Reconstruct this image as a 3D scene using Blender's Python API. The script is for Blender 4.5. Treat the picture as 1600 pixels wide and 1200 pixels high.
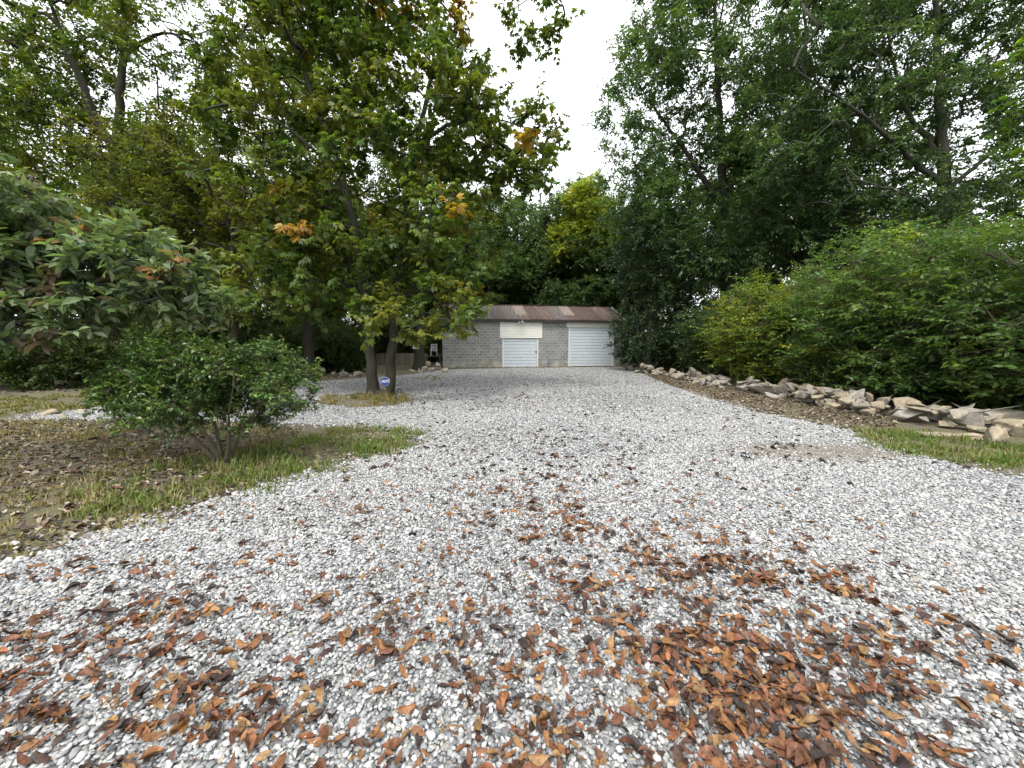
import bpy, bmesh, math, random
import numpy as np
from mathutils import Vector, Matrix

for o in list(bpy.data.objects): bpy.data.objects.remove(o)
SC = bpy.context.scene
COL = SC.collection
RNG = np.random.default_rng(7)
random.seed(7)

# ------------------------------------------------------------------ camera, sky, sun, exposure
CAM_H, FPX, PITCH = 1.6, 601.0, math.atan(60 / 601.0)
cd = bpy.data.cameras.new('camera'); cam = bpy.data.objects.new('camera', cd); COL.objects.link(cam)
cam.location = (0, 0, CAM_H); cam.rotation_euler = (math.pi / 2 - PITCH, 0, 0)
cd.sensor_width = 36; cd.lens = 36 * FPX / 1600; cd.clip_start = 0.05; cd.clip_end = 1500
SC.camera = cam
SUN_EL, SUN_AZ = math.radians(58), math.radians(200)
w = bpy.data.worlds.new('World'); SC.world = w; w.use_nodes = True
nt = w.node_tree; nt.nodes.clear()
sky = nt.nodes.new('ShaderNodeTexSky'); sky.sky_type = 'NISHITA'; sky.sun_disc = False
sky.sun_elevation = SUN_EL; sky.sun_rotation = SUN_AZ; sky.dust_density = 4; sky.air_density = 1
hs = nt.nodes.new('ShaderNodeHueSaturation'); hs.inputs['Saturation'].default_value = 0.18
mx = nt.nodes.new('ShaderNodeMix'); mx.data_type = 'RGBA'; mx.inputs[0].default_value = 0.7     # cloud layer evens the sky out
mx.inputs[7].default_value = (10.5, 10.9, 11.3, 1)
bg = nt.nodes.new('ShaderNodeBackground'); bg.inputs['Strength'].default_value = 0.1
ow = nt.nodes.new('ShaderNodeOutputWorld')
nt.links.new(sky.outputs[0], hs.inputs['Color']); nt.links.new(hs.outputs[0], mx.inputs[6])
nt.links.new(mx.outputs[2], bg.inputs['Color']); nt.links.new(bg.outputs[0], ow.inputs[0])
sl = bpy.data.lights.new('sun', 'SUN'); sl.energy = 1.2; sl.angle = math.radians(20); sl.color = (1, .97, .92)
so = bpy.data.objects.new('sun', sl); COL.objects.link(so)
so.rotation_euler = (math.pi / 2 - SUN_EL, 0, math.pi - SUN_AZ)
SC.view_settings.view_transform = 'Standard'; SC.view_settings.look = 'None'
SC.view_settings.gamma = 1; SC.view_settings.exposure = 1.5
SC.render.engine = 'CYCLES'
cy = SC.cycles
cy.max_bounces = 8; cy.diffuse_bounces = 6; cy.glossy_bounces = 2; cy.transmission_bounces = 4; cy.transparent_max_bounces = 4
cy.use_adaptive_sampling = True; cy.adaptive_threshold = 0.02
cy.use_denoising = True; cy.caustics_reflective = False; cy.caustics_refractive = False

# ------------------------------------------------------------------ measuring helpers
CP, SP = math.cos(PITCH), math.sin(PITCH)
def ray(px, py):
    u, v = (px - 800) / FPX, (600 - py) / FPX
    return Vector((u, CP + v * SP, -SP + v * CP))
def gp(px, py, z=0.0):
    d = ray(px, py); t = (z - CAM_H) / d.z
    return Vector((d.x * t, d.y * t, z))
def at(px, py, Y):
    d = ray(px, py); t = Y / d.y
    return Vector((d.x * t, Y, CAM_H + d.z * t))
def world_poly(pts): return np.array([tuple(gp(*p))[:2] for p in pts])
def inside(P, poly):
    x, y = P[:, 0], P[:, 1]; r = np.zeros(len(P), bool); n = len(poly)
    for i in range(n):
        x0, y0 = poly[i]; x1, y1 = poly[(i + 1) % n]
        c = ((y0 > y) != (y1 > y)) & (x < (x1 - x0) * (y - y0) / (y1 - y0 + 1e-12) + x0)
        r ^= c
    return r
def scatter(poly, density, rng=RNG):
    lo, hi = poly.min(0), poly.max(0)
    n = int(density * np.prod(hi - lo)); P = lo + rng.random((n, 2)) * (hi - lo)
    return P[inside(P, poly)]

# ------------------------------------------------------------------ object helpers
def tag(o, label=None, cat=None, group=None, kind=None):
    for k, v in (('label', label), ('category', cat), ('group', group), ('kind', kind)):
        if v: o[k] = v
    return o
def empty(name, loc, label, cat, group=None, rz=0):
    o = bpy.data.objects.new(name, None); COL.objects.link(o); o.location = loc; o.rotation_euler.z = rz
    o.empty_display_size = .2
    return tag(o, label, cat, group)
def link(name, me, mat=None, parent=None):
    o = bpy.data.objects.new(name, me); COL.objects.link(o)
    if mat and not me.materials: me.materials.append(mat)
    if parent: o.parent = parent
    return o
def np_mesh(name, V, F, mat=None, col=None, smooth=False):
    V = np.asarray(V, np.float32); F = np.asarray(F, np.int32)
    me = bpy.data.meshes.new(name)
    me.vertices.add(len(V)); me.vertices.foreach_set('co', V.ravel())
    k = F.shape[1]
    me.loops.add(F.size); me.loops.foreach_set('vertex_index', F.ravel())
    me.polygons.add(len(F)); me.polygons.foreach_set('loop_start', np.arange(0, F.size, k, dtype=np.int32))
    if smooth: me.polygons.foreach_set('use_smooth', np.ones(len(F), bool))
    me.update(calc_edges=True)
    if col is not None:
        a = me.attributes.new('col', 'FLOAT_COLOR', 'POINT')
        c = np.ones((len(V), 4), np.float32); c[:, :3] = col
        a.data.foreach_set('color', c.ravel())
    if mat: me.materials.append(mat)
    return me
def box_bm(bm, x0, x1, y0, y1, z0, z1, M=None):
    vs = [bm.verts.new((x, y, z)) for x in (x0, x1) for y in (y0, y1) for z in (z0, z1)]
    for f in ((0, 1, 3, 2), (4, 6, 7, 5), (0, 4, 5, 1), (2, 3, 7, 6), (0, 2, 6, 4), (1, 5, 7, 3)):
        bm.faces.new([vs[i] for i in f])
    if M: bmesh.ops.transform(bm, matrix=M, verts=vs)
    return vs
def bm_mesh(name, bm, mat=None, bevel=0):
    if bevel: bmesh.ops.bevel(bm, geom=list(bm.edges), offset=bevel, segments=1, affect='EDGES')
    bmesh.ops.recalc_face_normals(bm, faces=bm.faces)
    me = bpy.data.meshes.new(name); bm.to_mesh(me); bm.free()
    if mat: me.materials.append(mat)
    return me
def box(name, dims, mat, parent=None, bevel=0):
    bm = bmesh.new(); box_bm(bm, *dims)
    return link(name, bm_mesh(name, bm, mat, bevel), None, parent)
def unit(a): return a / (np.linalg.norm(a, axis=-1, keepdims=True) + 1e-9)

def tubes(chains, sides):
    """chains: list of (points Nx3, radii N) -> V, F quads"""
    VV, FF, off = [], [], 0
    ang = np.arange(sides) * 2 * math.pi / sides
    ca, sa = np.cos(ang), np.sin(ang)
    for P, R in chains:
        P = np.asarray(P, float); R = np.asarray(R, float); n = len(P)
        if n < 2: continue
        T = unit(np.gradient(P, axis=0))
        ref = np.where(np.abs(T[:, 2:3]) > .9, np.array([[1., 0, 0]]), np.array([[0, 0, 1.]]))
        if abs(T[0, 2]) > .9: ref[:] = (1, 0, 0)
        else: ref[:] = (0, 0, 1)
        A = unit(np.cross(T, ref)); B = np.cross(T, A)
        ring = P[:, None] + R[:, None, None] * (A[:, None] * ca[None, :, None] + B[:, None] * sa[None, :, None])
        VV.append(ring.reshape(-1, 3))
        i = np.arange(n - 1)[:, None] * sides; j = np.arange(sides)[None]; j2 = (j + 1) % sides
        FF.append((np.stack([i + j, i + j2, i + sides + j2, i + sides + j], -1).reshape(-1, 4)) + off)
        off += n * sides
    return np.concatenate(VV), np.concatenate(FF)

# ------------------------------------------------------------------ materials
def mat_new(name):
    m = bpy.data.materials.new(name); m.use_nodes = True; t = m.node_tree
    return m, t, t.nodes['Principled BSDF'], t.nodes['Material Output']
def N(t, typ, **kw):
    n = t.nodes.new(typ)
    for k, v in kw.items():
        if k.startswith('i_'): n.inputs[k[2:].replace('_', ' ')].default_value = v
        else: setattr(n, k, v)
    return n
def ramp(t, fac, stops):
    r = t.nodes.new('ShaderNodeValToRGB'); e = r.color_ramp.elements
    while len(e) < len(stops): e.new(.5)
    for x, (p, c) in zip(e, stops): x.position = p; x.color = (*c, 1)
    t.links.new(fac, r.inputs[0]); return r.outputs[0]
def mixc(t, fac, a, b, mode='MIX'):
    m = t.nodes.new('ShaderNodeMix'); m.data_type = 'RGBA'; m.blend_type = mode
    for s, v in ((0, fac), (6, a), (7, b)):
        if hasattr(v, 'is_output'): t.links.new(v, m.inputs[s])
        elif s == 0: m.inputs[0].default_value = v
        else: m.inputs[s].default_value = (*v, 1)
    return m.outputs[2]
def noise(t, scale, detail=4, coord='Object', rough=.6, stretch=None):
    tc = N(t, 'ShaderNodeTexCoord'); out = tc.outputs[coord]
    if stretch:
        mp = N(t, 'ShaderNodeMapping'); mp.inputs['Scale'].default_value = stretch
        t.links.new(out, mp.inputs[0]); out = mp.outputs[0]
    n = N(t, 'ShaderNodeTexNoise'); n.inputs['Scale'].default_value = scale
    n.inputs['Detail'].default_value = detail; n.inputs['Roughness'].default_value = rough
    t.links.new(out, n.inputs['Vector']); return n.outputs['Fac']
def bump(t, bsdf, h, strength=.5, dist=.02):
    b = N(t, 'ShaderNodeBump'); b.inputs['Strength'].default_value = strength; b.inputs['Distance'].default_value = dist
    t.links.new(h, b.inputs['Height']); t.links.new(b.outputs[0], bsdf.inputs['Normal'])
def simple(name, c, rough=.7, var=.25, scale=6, metal=0, coord='Object', stretch=None, bmp=0):
    m, t, b, o = mat_new(name)
    f = noise(t, scale, 5, coord, stretch=stretch)
    lo = tuple(x * (1 - var) for x in c); hi = tuple(min(1, x * (1 + var)) for x in c)
    t.links.new(ramp(t, f, [(.3, lo), (.7, hi)]), b.inputs['Base Color'])
    b.inputs['Roughness'].default_value = rough; b.inputs['Metallic'].default_value = metal
    if bmp: bump(t, b, f, bmp)
    return m
def leaf_mat(name, trans=.42, rough=.45, spec=.35):
    m, t, b, o = mat_new(name)
    a = N(t, 'ShaderNodeAttribute', attribute_name='col')
    b.inputs['Roughness'].default_value = rough; b.inputs['Specular IOR Level'].default_value = spec
    t.links.new(a.outputs['Color'], b.inputs['Base Color'])
    if trans:
        tr = N(t, 'ShaderNodeBsdfTranslucent'); ms = N(t, 'ShaderNodeMixShader'); ms.inputs[0].default_value = trans
        c2 = mixc(t, 1.0, a.outputs['Color'], (1.25, 1.3, .55), 'MULTIPLY')
        t.links.new(c2, tr.inputs[0]); t.links.new(b.outputs[0], ms.inputs[1]); t.links.new(tr.outputs[0], ms.inputs[2])
        t.links.new(ms.outputs[0], o.inputs[0])
    return m
LEAF = leaf_mat('foliage'); LEAF_GLOSS = leaf_mat('glossy_foliage', .2, .32, .5)
DRY = leaf_mat('dry_leaf', .1, .55, .3)
t = DRY.node_tree; b = t.nodes['Principled BSDF']; ge = N(t, 'ShaderNodeNewGeometry'); nz = N(t, 'ShaderNodeTexNoise'); nz.inputs['Scale'].default_value = 70; nz.inputs['Detail'].default_value = 5
t.links.new(ge.outputs['Position'], nz.inputs['Vector']); at0 = [q for q in t.nodes if q.type == 'ATTRIBUTE'][0]
t.links.new(mixc(t, 1.0, at0.outputs['Color'], ramp(t, nz.outputs['Fac'], [(.3, (.45, .42, .4)), (.5, (1, 1, 1)), (.7, (1.35, 1.3, 1.2))]), 'MULTIPLY'), b.inputs['Base Color']); bump(t, b, nz.outputs['Fac'], .6, .006)
GRASS = leaf_mat('grass_blade', .3, .6, .2)
def bark(name, c, sc=9):
    m, t, b, o = mat_new(name)
    f = noise(t, sc, 6, stretch=(1, 1, .16), rough=.7); g = noise(t, 1.3, 3)
    c1 = ramp(t, f, [(.32, tuple(x * .4 for x in c)), (.62, c), (.8, tuple(x * 1.7 for x in c))])
    t.links.new(mixc(t, g, c1, tuple(x * .75 for x in (c[0] * .8, c[1] * 1.05, c[2] * .8))), b.inputs['Base Color'])
    b.inputs['Roughness'].default_value = .9; b.inputs['Specular IOR Level'].default_value = .15
    bump(t, b, f, .9, .04); return m
BARK = bark('bark_dark', (.06, .05, .042)); BARK_GREY = bark('bark_grey', (.085, .075, .066)); STEM = bark('stem_bark', (.16, .125, .09), 25)

# ground: soil with rotted leaves and straw
GROUND, t, b, o = mat_new('soil_and_leaf_litter')
f1, f2, f3 = noise(t, .55, 8, rough=.7), noise(t, 26, 8, rough=.8), noise(t, 70, 5, rough=.8)
c = ramp(t, f2, [(.32, (.03, .024, .019)), (.48, (.095, .077, .055)), (.6, (.16, .132, .094)), (.75, (.27, .225, .16))])
c2 = ramp(t, f3, [(.32, (.05, .05, .02)), (.5, (.12, .11, .048)), (.68, (.22, .19, .095))])
t.links.new(mixc(t, ramp(t, f1, [(.42, (0, 0, 0)), (.6, (.8, .8, .8))]), c, c2), b.inputs['Base Color'])
b.inputs['Roughness'].default_value = .95; bump(t, b, f2, .8, .04)

# gravel bed under and beyond the loose stones
BED, t, b, o = mat_new('gravel_bed')
tc = N(t, 'ShaderNodeTexCoord'); wn = N(t, 'ShaderNodeTexNoise'); wn.inputs['Scale'].default_value = 30
v = N(t, 'ShaderNodeTexVoronoi'); v.inputs['Scale'].default_value = 38; v.inputs['Randomness'].default_value = 1
t.links.new(tc.outputs['Object'], v.inputs['Vector'])
sep = N(t, 'ShaderNodeSeparateColor'); t.links.new(v.outputs['Color'], sep.inputs[0])
cell = ramp(t, sep.outputs[0], [(0, (.1, .1, .101)), (.2, (.17, .171, .173)), (.42, (.25, .25, .247)), (.6, (.36, .357, .35)), (.85, (.47, .465, .45)), (1, (.28, .24, .19))])
gap = ramp(t, v.outputs['Distance'], [(.0, (1, 1, 1)), (.5, (.88, .88, .88)), (.78, (.35, .34, .33))])
cc = mixc(t, 1.0, cell, gap, 'MULTIPLY')
dirt = ramp(t, noise(t, .8, 6, rough=.65), [(.56, (0, 0, 0)), (.74, (.5, .5, .5))])
cc = mixc(t, 1.0, cc, ramp(t, noise(t, 3.5, 6, rough=.75), [(.35, (.72, .72, .72)), (.65, (1.18, 1.18, 1.16))]), 'MULTIPLY'); cc = mixc(t, dirt, cc, (.24, .21, .17))
t.links.new(cc, b.inputs['Base Color']); b.inputs['Roughness'].default_value = .8
bump(t, b, gap, .7, .012)

PEBBLE, t, b, o = mat_new('pebble_stone')
a = N(t, 'ShaderNodeAttribute', attribute_name='tint', attribute_type='INSTANCER')
pc = ramp(t, a.outputs['Fac'], [(0, (.1, .101, .103)), (.12, (.165, .167, .17)), (.32, (.235, .236, .236)), (.52, (.325, .323, .316)), (.76, (.43, .425, .413)), (.92, (.49, .48, .455)), (.96, (.33, .3, .25)), (1, (.25, .2, .145))])
nn = noise(t, 1.6, 4)
t.links.new(mixc(t, .5, pc, ramp(t, nn, [(.3, (.55, .55, .56)), (.7, (1, 1, 1))]), 'MULTIPLY'), b.inputs['Base Color'])
b.inputs['Roughness'].default_value = .62

def rock_mat(name, cols):
    m, t, b, o = mat_new(name); oi = N(t, 'ShaderNodeObjectInfo')
    base = ramp(t, oi.outputs['Random'], [(i / (len(cols) - 1), c) for i, c in enumerate(cols)])
    f = noise(t, 3.2, 8, rough=.7); g = noise(t, 1.1, 3)
    c1 = mixc(t, 1.0, base, ramp(t, f, [(.3, (.42, .41, .4)), (.55, (1, 1, 1)), (.75, (1.25, 1.2, 1.1))]), 'MULTIPLY')
    t.links.new(mixc(t, ramp(t, g, [(.52, (0, 0, 0)), (.7, (.55, .55, .55))]), c1, (.14, .15, .1)), b.inputs['Base Color'])
    b.inputs['Roughness'].default_value = .9; bump(t, b, f, .8, .05); return m
ROCK = rock_mat('sandstone', [(.28, .225, .155), (.33, .27, .185), (.25, .23, .205), (.36, .31, .235), (.21, .185, .155), (.31, .28, .24)])

# ------------------------------------------------------------------ setting: ground and driveway
def jitter_poly(P, step, amp, rng):
    out = []
    for i in range(len(P)):
        a, c = np.array(P[i]), np.array(P[(i + 1) % len(P)]); L = np.linalg.norm(c - a); k = max(1, int(L / step))
        for j in range(k): out.append(a + (c - a) * j / k + rng.normal(0, amp, 2) * (1 if k > 1 else 0))
    return np.array(out)
bm = bmesh.new(); gs = 60
xs = np.linspace(-300, 300, gs + 1)
box_vs = [[bm.verts.new((x, y, 0)) for x in xs] for y in xs]
for i in range(gs):
    for j in range(gs): bm.faces.new((box_vs[i][j], box_vs[i][j + 1], box_vs[i + 1][j + 1], box_vs[i + 1][j]))
tag(link('ground', bm_mesh('ground', bm, GROUND)), 'brown ground of soil, straw and old leaves under the trees', 'ground', kind='structure')

edge_left = [(0, 890), (130, 842), (300, 795), (450, 748), (560, 720), (672, 695), (640, 670), (520, 664), (440, 662), (300, 656), (150, 655), (60, 656)]
edge_top = [(60, 648), (160, 638), (330, 612), (490, 596), (560, 592), (640, 586), (690, 577.5), (830, 575), (968, 573.5)]
edge_right = [(990, 578), (1040, 600), (1100, 622), (1180, 645), (1330, 674), (1375, 696), (1480, 724), (1600, 752)]
drive = [(-4.6, -3), (-4.4, .5)] + [tuple(gp(*p))[:2] for p in edge_left + edge_top + edge_right] + [(6.6, 2), (7, -3)]
DRIVE = jitter_poly(drive, .2, .035, RNG)
bm = bmesh.new(); f = bm.faces.new([bm.verts.new((x, y, .006)) for x, y in DRIVE])
bmesh.ops.triangulate(bm, faces=[f])
me = bm_mesh('driveway', bm, BED)
tag(link('gravel_driveway', me), 'pale gravel driveway leading up to the block garage', 'driveway', kind='structure')
ISL = jitter_poly(world_poly([(497, 632), (505, 622), (560, 615), (632, 617), (645, 627), (610, 636), (545, 637)]), .2, .04, RNG)
bm = bmesh.new(); f = bm.faces.new([bm.verts.new((x, y, .010)) for x, y in ISL]); bmesh.ops.triangulate(bm, faces=[f])
tag(link('soil_patch', bm_mesh('soil_patch', bm, GROUND)), 'bare soil patch round the foot of the twin trunked tree', 'soil', kind='structure')

DIRT_C = np.array(tuple(gp(1290, 707))[:2]); DIRT_R = np.array([1.5, .62])
an = np.linspace(0, 6.283, 40)[:-1]; rr_ = 1 + .16 * np.sin(3 * an + 1) + .1 * np.sin(7 * an) + RNG.normal(0, .04, 39)
bm = bmesh.new(); f = bm.faces.new([bm.verts.new((DIRT_C[0] + DIRT_R[0] * math.cos(q) * r_, DIRT_C[1] + DIRT_R[1] * math.sin(q) * r_, .010)) for q, r_ in zip(an, rr_)]); bmesh.ops.triangulate(bm, faces=[f])
DIRTM = simple('packed_dirt', (.15, .13, .105), .95, .5, 9, bmp=.5)
tag(link('dirt_patch', bm_mesh('dirt_patch', bm, DIRTM)), 'bare dirt patch worn into the gravel near the grass strip', 'dirt', kind='structure')
# loose stones: geometry nodes, tens of thousands
def gravel_points():
    out = []
    for d0, d1, dens, size in ((0.9, 3.2, 4700, .0078), (3.2, 5.5, 3300, .0085), (5.5, 9, 1900, .0096), (9, 15, 700, .012), (15, 29, 200, .0145)):
        lo, hi = np.array([-1.45 * d1, d0 * .5]), np.array([1.45 * d1, d1])
        n = int(dens * np.prod(hi - lo)); P = lo + RNG.random((n, 2)) * (hi - lo)
        m = (P[:, 1] >= (d0 if d0 > 1 else .4)) & (np.abs(P[:, 0]) < 1.42 * P[:, 1] + .6)
        P = P[m]; P = P[inside(P, DRIVE)]
        if d0 > 1: P[:, 1] += RNG.normal(0, .12 * d0, len(P)) * (RNG.random(len(P)) < .5); P = P[(P[:, 1] > 1) & (P[:, 1] < 28.5)]; P = P[inside(P, DRIVE)]
        P = P[~((((P - DIRT_C) / DIRT_R) ** 2).sum(1) + RNG.normal(0, .35, len(P)) < .8) | (RNG.random(len(P)) < .12)]
        out.append(np.c_[P, np.full(len(P), size)])
    P = np.concatenate(out)
    # strays along the edges
    e = DRIVE[RNG.integers(0, len(DRIVE), 26000)] + RNG.normal(0, .2, (26000, 2)) * RNG.random((26000, 1)) * 1.6
    e = e[(e[:, 1] > .5) & (e[:, 1] < 14) & (np.abs(e[:, 0]) < 1.4 * e[:, 1] + .5)]
    P = np.concatenate([P, np.c_[e, np.full(len(e), .0115)]])
    P = P[~inside(P[:, :2], ISL) | (RNG.random(len(P)) < .05)]
    return P
GPt = gravel_points()
n = len(GPt); s = GPt[:, 2] * RNG.lognormal(0, .28, n)
V = np.c_[GPt[:, :2], .006 + s * .35 + RNG.random(n) * .009]
me = bpy.data.meshes.new('loose_gravel'); me.vertices.add(n); me.vertices.foreach_set('co', V.astype(np.float32).ravel())
for nm, typ, dat in (('rot', 'FLOAT_VECTOR', np.c_[RNG.normal(0, .35, (n, 2)), RNG.random(n) * 6.28]),
                     ('scl', 'FLOAT_VECTOR', np.c_[s * RNG.uniform(1, 1.45, n), s * RNG.uniform(.8, 1.1, n), s * RNG.uniform(.5, .8, n)]),
                     ('tint', 'FLOAT', np.clip(RNG.random(n) - np.where(RNG.random(n) < .5, .22, 0) * np.clip(np.sin(V[:, 0] * .9 + 1.5 * np.sin(V[:, 1] * .35)) + .6 * np.sin(V[:, 1] * 1.1 + V[:, 0] * .5), 0, 1), 0, 1)), ('pick', 'INT', RNG.integers(0, 4, n))):
    at_ = me.attributes.new(nm, typ, 'POINT')
    at_.data.foreach_set('vector' if typ == 'FLOAT_VECTOR' else 'value', np.asarray(dat, np.int32 if typ == 'INT' else np.float32).ravel())
gravel = link('loose_gravel', me, PEBBLE)
tag(gravel, 'loose white and grey gravel stones covering the driveway', 'gravel', kind='stuff')
ng = bpy.data.node_groups.new('gravel_scatter', 'GeometryNodeTree')
ng.interface.new_socket('Geometry', in_out='INPUT', socket_type='NodeSocketGeometry')
ng.interface.new_socket('Geometry', in_out='OUTPUT', socket_type='NodeSocketGeometry')
gi, go = ng.nodes.new('NodeGroupInput'), ng.nodes.new('NodeGroupOutput')
join = ng.nodes.new('GeometryNodeGeometryToInstance')
for k in range(4):
    ico = ng.nodes.new('GeometryNodeMeshIcoSphere'); ico.inputs['Radius'].default_value = 1; ico.inputs['Subdivisions'].default_value = 2
    sp_ = ng.nodes.new('GeometryNodeSetPosition'); nz = ng.nodes.new('ShaderNodeTexNoise'); nz.noise_dimensions = '4D'
    nz.inputs['W'].default_value = k * 7.3; nz.inputs['Scale'].default_value = .9; nz.inputs['Detail'].default_value = 1
    sub = ng.nodes.new('ShaderNodeVectorMath'); sub.operation = 'SUBTRACT'; sub.inputs[1].default_value = (.5, .5, .5)
    scv = ng.nodes.new('ShaderNodeVectorMath'); scv.operation = 'SCALE'; scv.inputs['Scale'].default_value = 1.9
    sm = ng.nodes.new('GeometryNodeSetMaterial'); sm.inputs['Material'].default_value = PEBBLE
    ss = ng.nodes.new('GeometryNodeSetShadeSmooth')
    L = ng.links.new
    L(nz.outputs['Color'], sub.inputs[0]); L(sub.outputs[0], scv.inputs[0]); L(ico.outputs[0], sp_.inputs['Geometry'])
    L(scv.outputs[0], sp_.inputs['Offset']); L(sp_.outputs[0], ss.inputs[0]); L(ss.outputs[0], sm.inputs[0]); L(sm.outputs[0], join.inputs[0])
iop = ng.nodes.new('GeometryNodeInstanceOnPoints'); iop.inputs['Pick Instance'].default_value = True
def named(nm, typ):
    q = ng.nodes.new('GeometryNodeInputNamedAttribute'); q.data_type = typ; q.inputs[0].default_value = nm; return q.outputs[0]
L(gi.outputs[0], iop.inputs['Points']); L(join.outputs[0], iop.inputs['Instance'])
L(named('rot', 'FLOAT_VECTOR'), iop.inputs['Rotation']); L(named('scl', 'FLOAT_VECTOR'), iop.inputs['Scale'])
L(named('pick', 'INT'), iop.inputs['Instance Index']); L(iop.outputs[0], go.inputs[0])
gravel.modifiers.new('scatter', 'NODES').node_group = ng

# ------------------------------------------------------------------ foliage engine
def grow(trunks, blobs, ncl, rng, base_r, tip_r=.012, up_pen=.7, step=.45, shell=.5, expo=.42):
    """trunks: list of Nx3 polylines (first point low).  blobs: list of (centre, radii).  Returns chains and cluster tips."""
    pos, par, isT = [], [], []
    chains = []
    for tr in trunks:
        tr = np.array(tr, float); seg = np.linalg.norm(np.diff(tr, axis=0), axis=1); cum = np.r_[0, np.cumsum(seg)]
        k = max(4, int(cum[-1] / .35)); q = np.linspace(0, cum[-1], k)
        P = np.c_[[np.interp(q, cum, tr[:, i]) for i in range(3)]].T
        for _ in range(2): P[1:-1] = (P[:-2] + P[1:-1] * 2 + P[2:]) / 4
        P[1:-1] += rng.normal(0, .025, (k - 2, 3))
        ids = []
        start = -1
        if pos:                                             # a limb: attach to the nearest existing node
            start = int(np.argmin(np.linalg.norm(np.array(pos) - P[0], axis=1)))
            if np.linalg.norm(np.array(pos[start]) - P[0]) > 1.2: start = -1
        for i, p in enumerate(P):
            par.append(start if i == 0 else len(pos) - 1); pos.append(p); isT.append(True); ids.append(len(pos) - 1)
        chains.append(([start] if start >= 0 else []) + ids)
    vol = np.array([np.prod(b[1]) for b in blobs]) ** .75; vol /= vol.sum()
    cs = []
    for (c, r), k in zip(blobs, np.maximum(1, (vol * ncl).astype(int))):
        d = unit(rng.normal(size=(k, 3))); rr = rng.random((k, 1)) ** (1 / 3 * (1 - shell) + .12)
        cs.append(np.array(c) + d * rr * np.array(r))
    C = np.concatenate(cs); C = C[C[:, 2] > .15]
    T0 = np.array(pos)
    dist = np.min(np.linalg.norm(C[:, None] - T0[None], axis=2), axis=1); C = C[np.argsort(dist)]
    buf = np.zeros((len(pos) + len(C) * 14, 3)); m = len(pos); buf[:m] = T0
    tips = []
    for c in C:
        d = c - buf[:m]; L_ = np.linalg.norm(d, axis=1); h = np.linalg.norm(d[:, :2], axis=1)
        cost = L_ + up_pen * np.maximum(0, buf[:m, 2] - c[2] + .35 * h)
        j = int(np.argmin(cost)); a = buf[j]; L0 = L_[j]
        k = min(12, max(2, int(L0 / step) + 1)); q = np.linspace(0, 1, k + 1)[1:, None]
        P = a + (c - a) * q
        bow = rng.normal(0, .09 * L0, 3); bow[2] += .1 * L0
        P = P + np.sin(q * math.pi) * bow + rng.normal(0, .03, P.shape) * (q < 1)
        ids = [j]
        for p in P:
            par.append(ids[-1]); buf[m] = p; ids.append(m); m += 1; isT.append(False)
        chains.append(ids); tips.append((c, unit(P[-1] - (P[-2] if k > 1 else a)), len(chains) - 1))
    cnt = np.zeros(m)
    for _, _, ci in tips: cnt[chains[ci][-1]] += 1
    for i in range(m - 1, -1, -1):
        if par[i] >= 0: cnt[par[i]] += cnt[i]
    r = tip_r * np.maximum(cnt, 1) ** expo
    out = []
    nT = len(trunks)
    for ci, ids in enumerate(chains):
        R = r[ids].copy(); P = buf[ids]
        if ci < nT:
            br = base_r if np.isscalar(base_r) else base_r[ci]
            q = np.linspace(0, 1, len(ids)); R = np.maximum(R * .9, br * (1 - .85 * q))
            R = np.minimum(R, br * (1.02 - .8 * np.minimum(q * 1.15, 1)))
            if P[0, 2] < .4: R *= 1 + .45 * np.exp(-np.maximum(P[:, 2], 0) / .22)
        elif len(R) > 1: R[0] = min(R[0], R[1] * 1.15)
        out.append((P, R))
    return out, nT, np.array([t_[0] for t_ in tips]), np.array([t_[1] for t_ in tips])

def twig_set(tips, dirs, per, length, rng, spread=1.0, lift=.15, flat=1.0):
    k = len(tips); T = np.repeat(tips, per, 0); D = np.repeat(dirs, per, 0)
    r = rng.normal(size=(k * per, 3)); r[:, 2] *= flat
    D = unit(D * .55 + unit(r) * spread + np.array([0, 0, lift]))
    L_ = length * rng.uniform(.55, 1.25, (k * per, 1))
    start = T - D * L_ * .15 + rng.normal(0, length * .18, (k * per, 3))
    return start, start + D * L_
def leaf_frames(p0, p1, n, rng, fwd=.6, side=.9, droop=.3, wob=.35, upn=1.0):
    k = len(p0); q = (np.arange(n)[None] + rng.random((k, n))) / n * .9 + .12
    B = p0[:, None] + (p1 - p0)[:, None] * q[..., None]
    T = unit(p1 - p0)[:, None].repeat(n, 1)
    U = unit(np.array([0, 0, 1.]) + rng.normal(0, .3, (k, n, 3)))
    S = unit(np.cross(T, U)); sg = np.where((np.arange(n) % 2)[None, :, None] == 0, 1., -1.)
    d = unit(T * fwd + S * sg * side + np.array([0, 0, -droop]) + rng.normal(0, wob, (k, n, 3)))
    nn_ = unit(np.array([0, 0, upn]) + rng.normal(0, .45, (k, n, 3)))
    W = unit(np.cross(d, nn_)); nn_ = np.cross(W, d)
    return B.reshape(-1, 3), d.reshape(-1, 3), W.reshape(-1, 3), nn_.reshape(-1, 3)
def leaf_quads(B, d, W, nn_, L_, wr, fold=.12, curl=.12):
    L_ = L_[:, None]
    V = np.stack([B, B + d * L_ * .45 + W * L_ * wr / 2 + nn_ * L_ * fold, B + d * L_ - nn_ * L_ * curl, B + d * L_ * .45 - W * L_ * wr / 2 + nn_ * L_ * fold], 1)
    return V.reshape(-1, 3)
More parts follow.
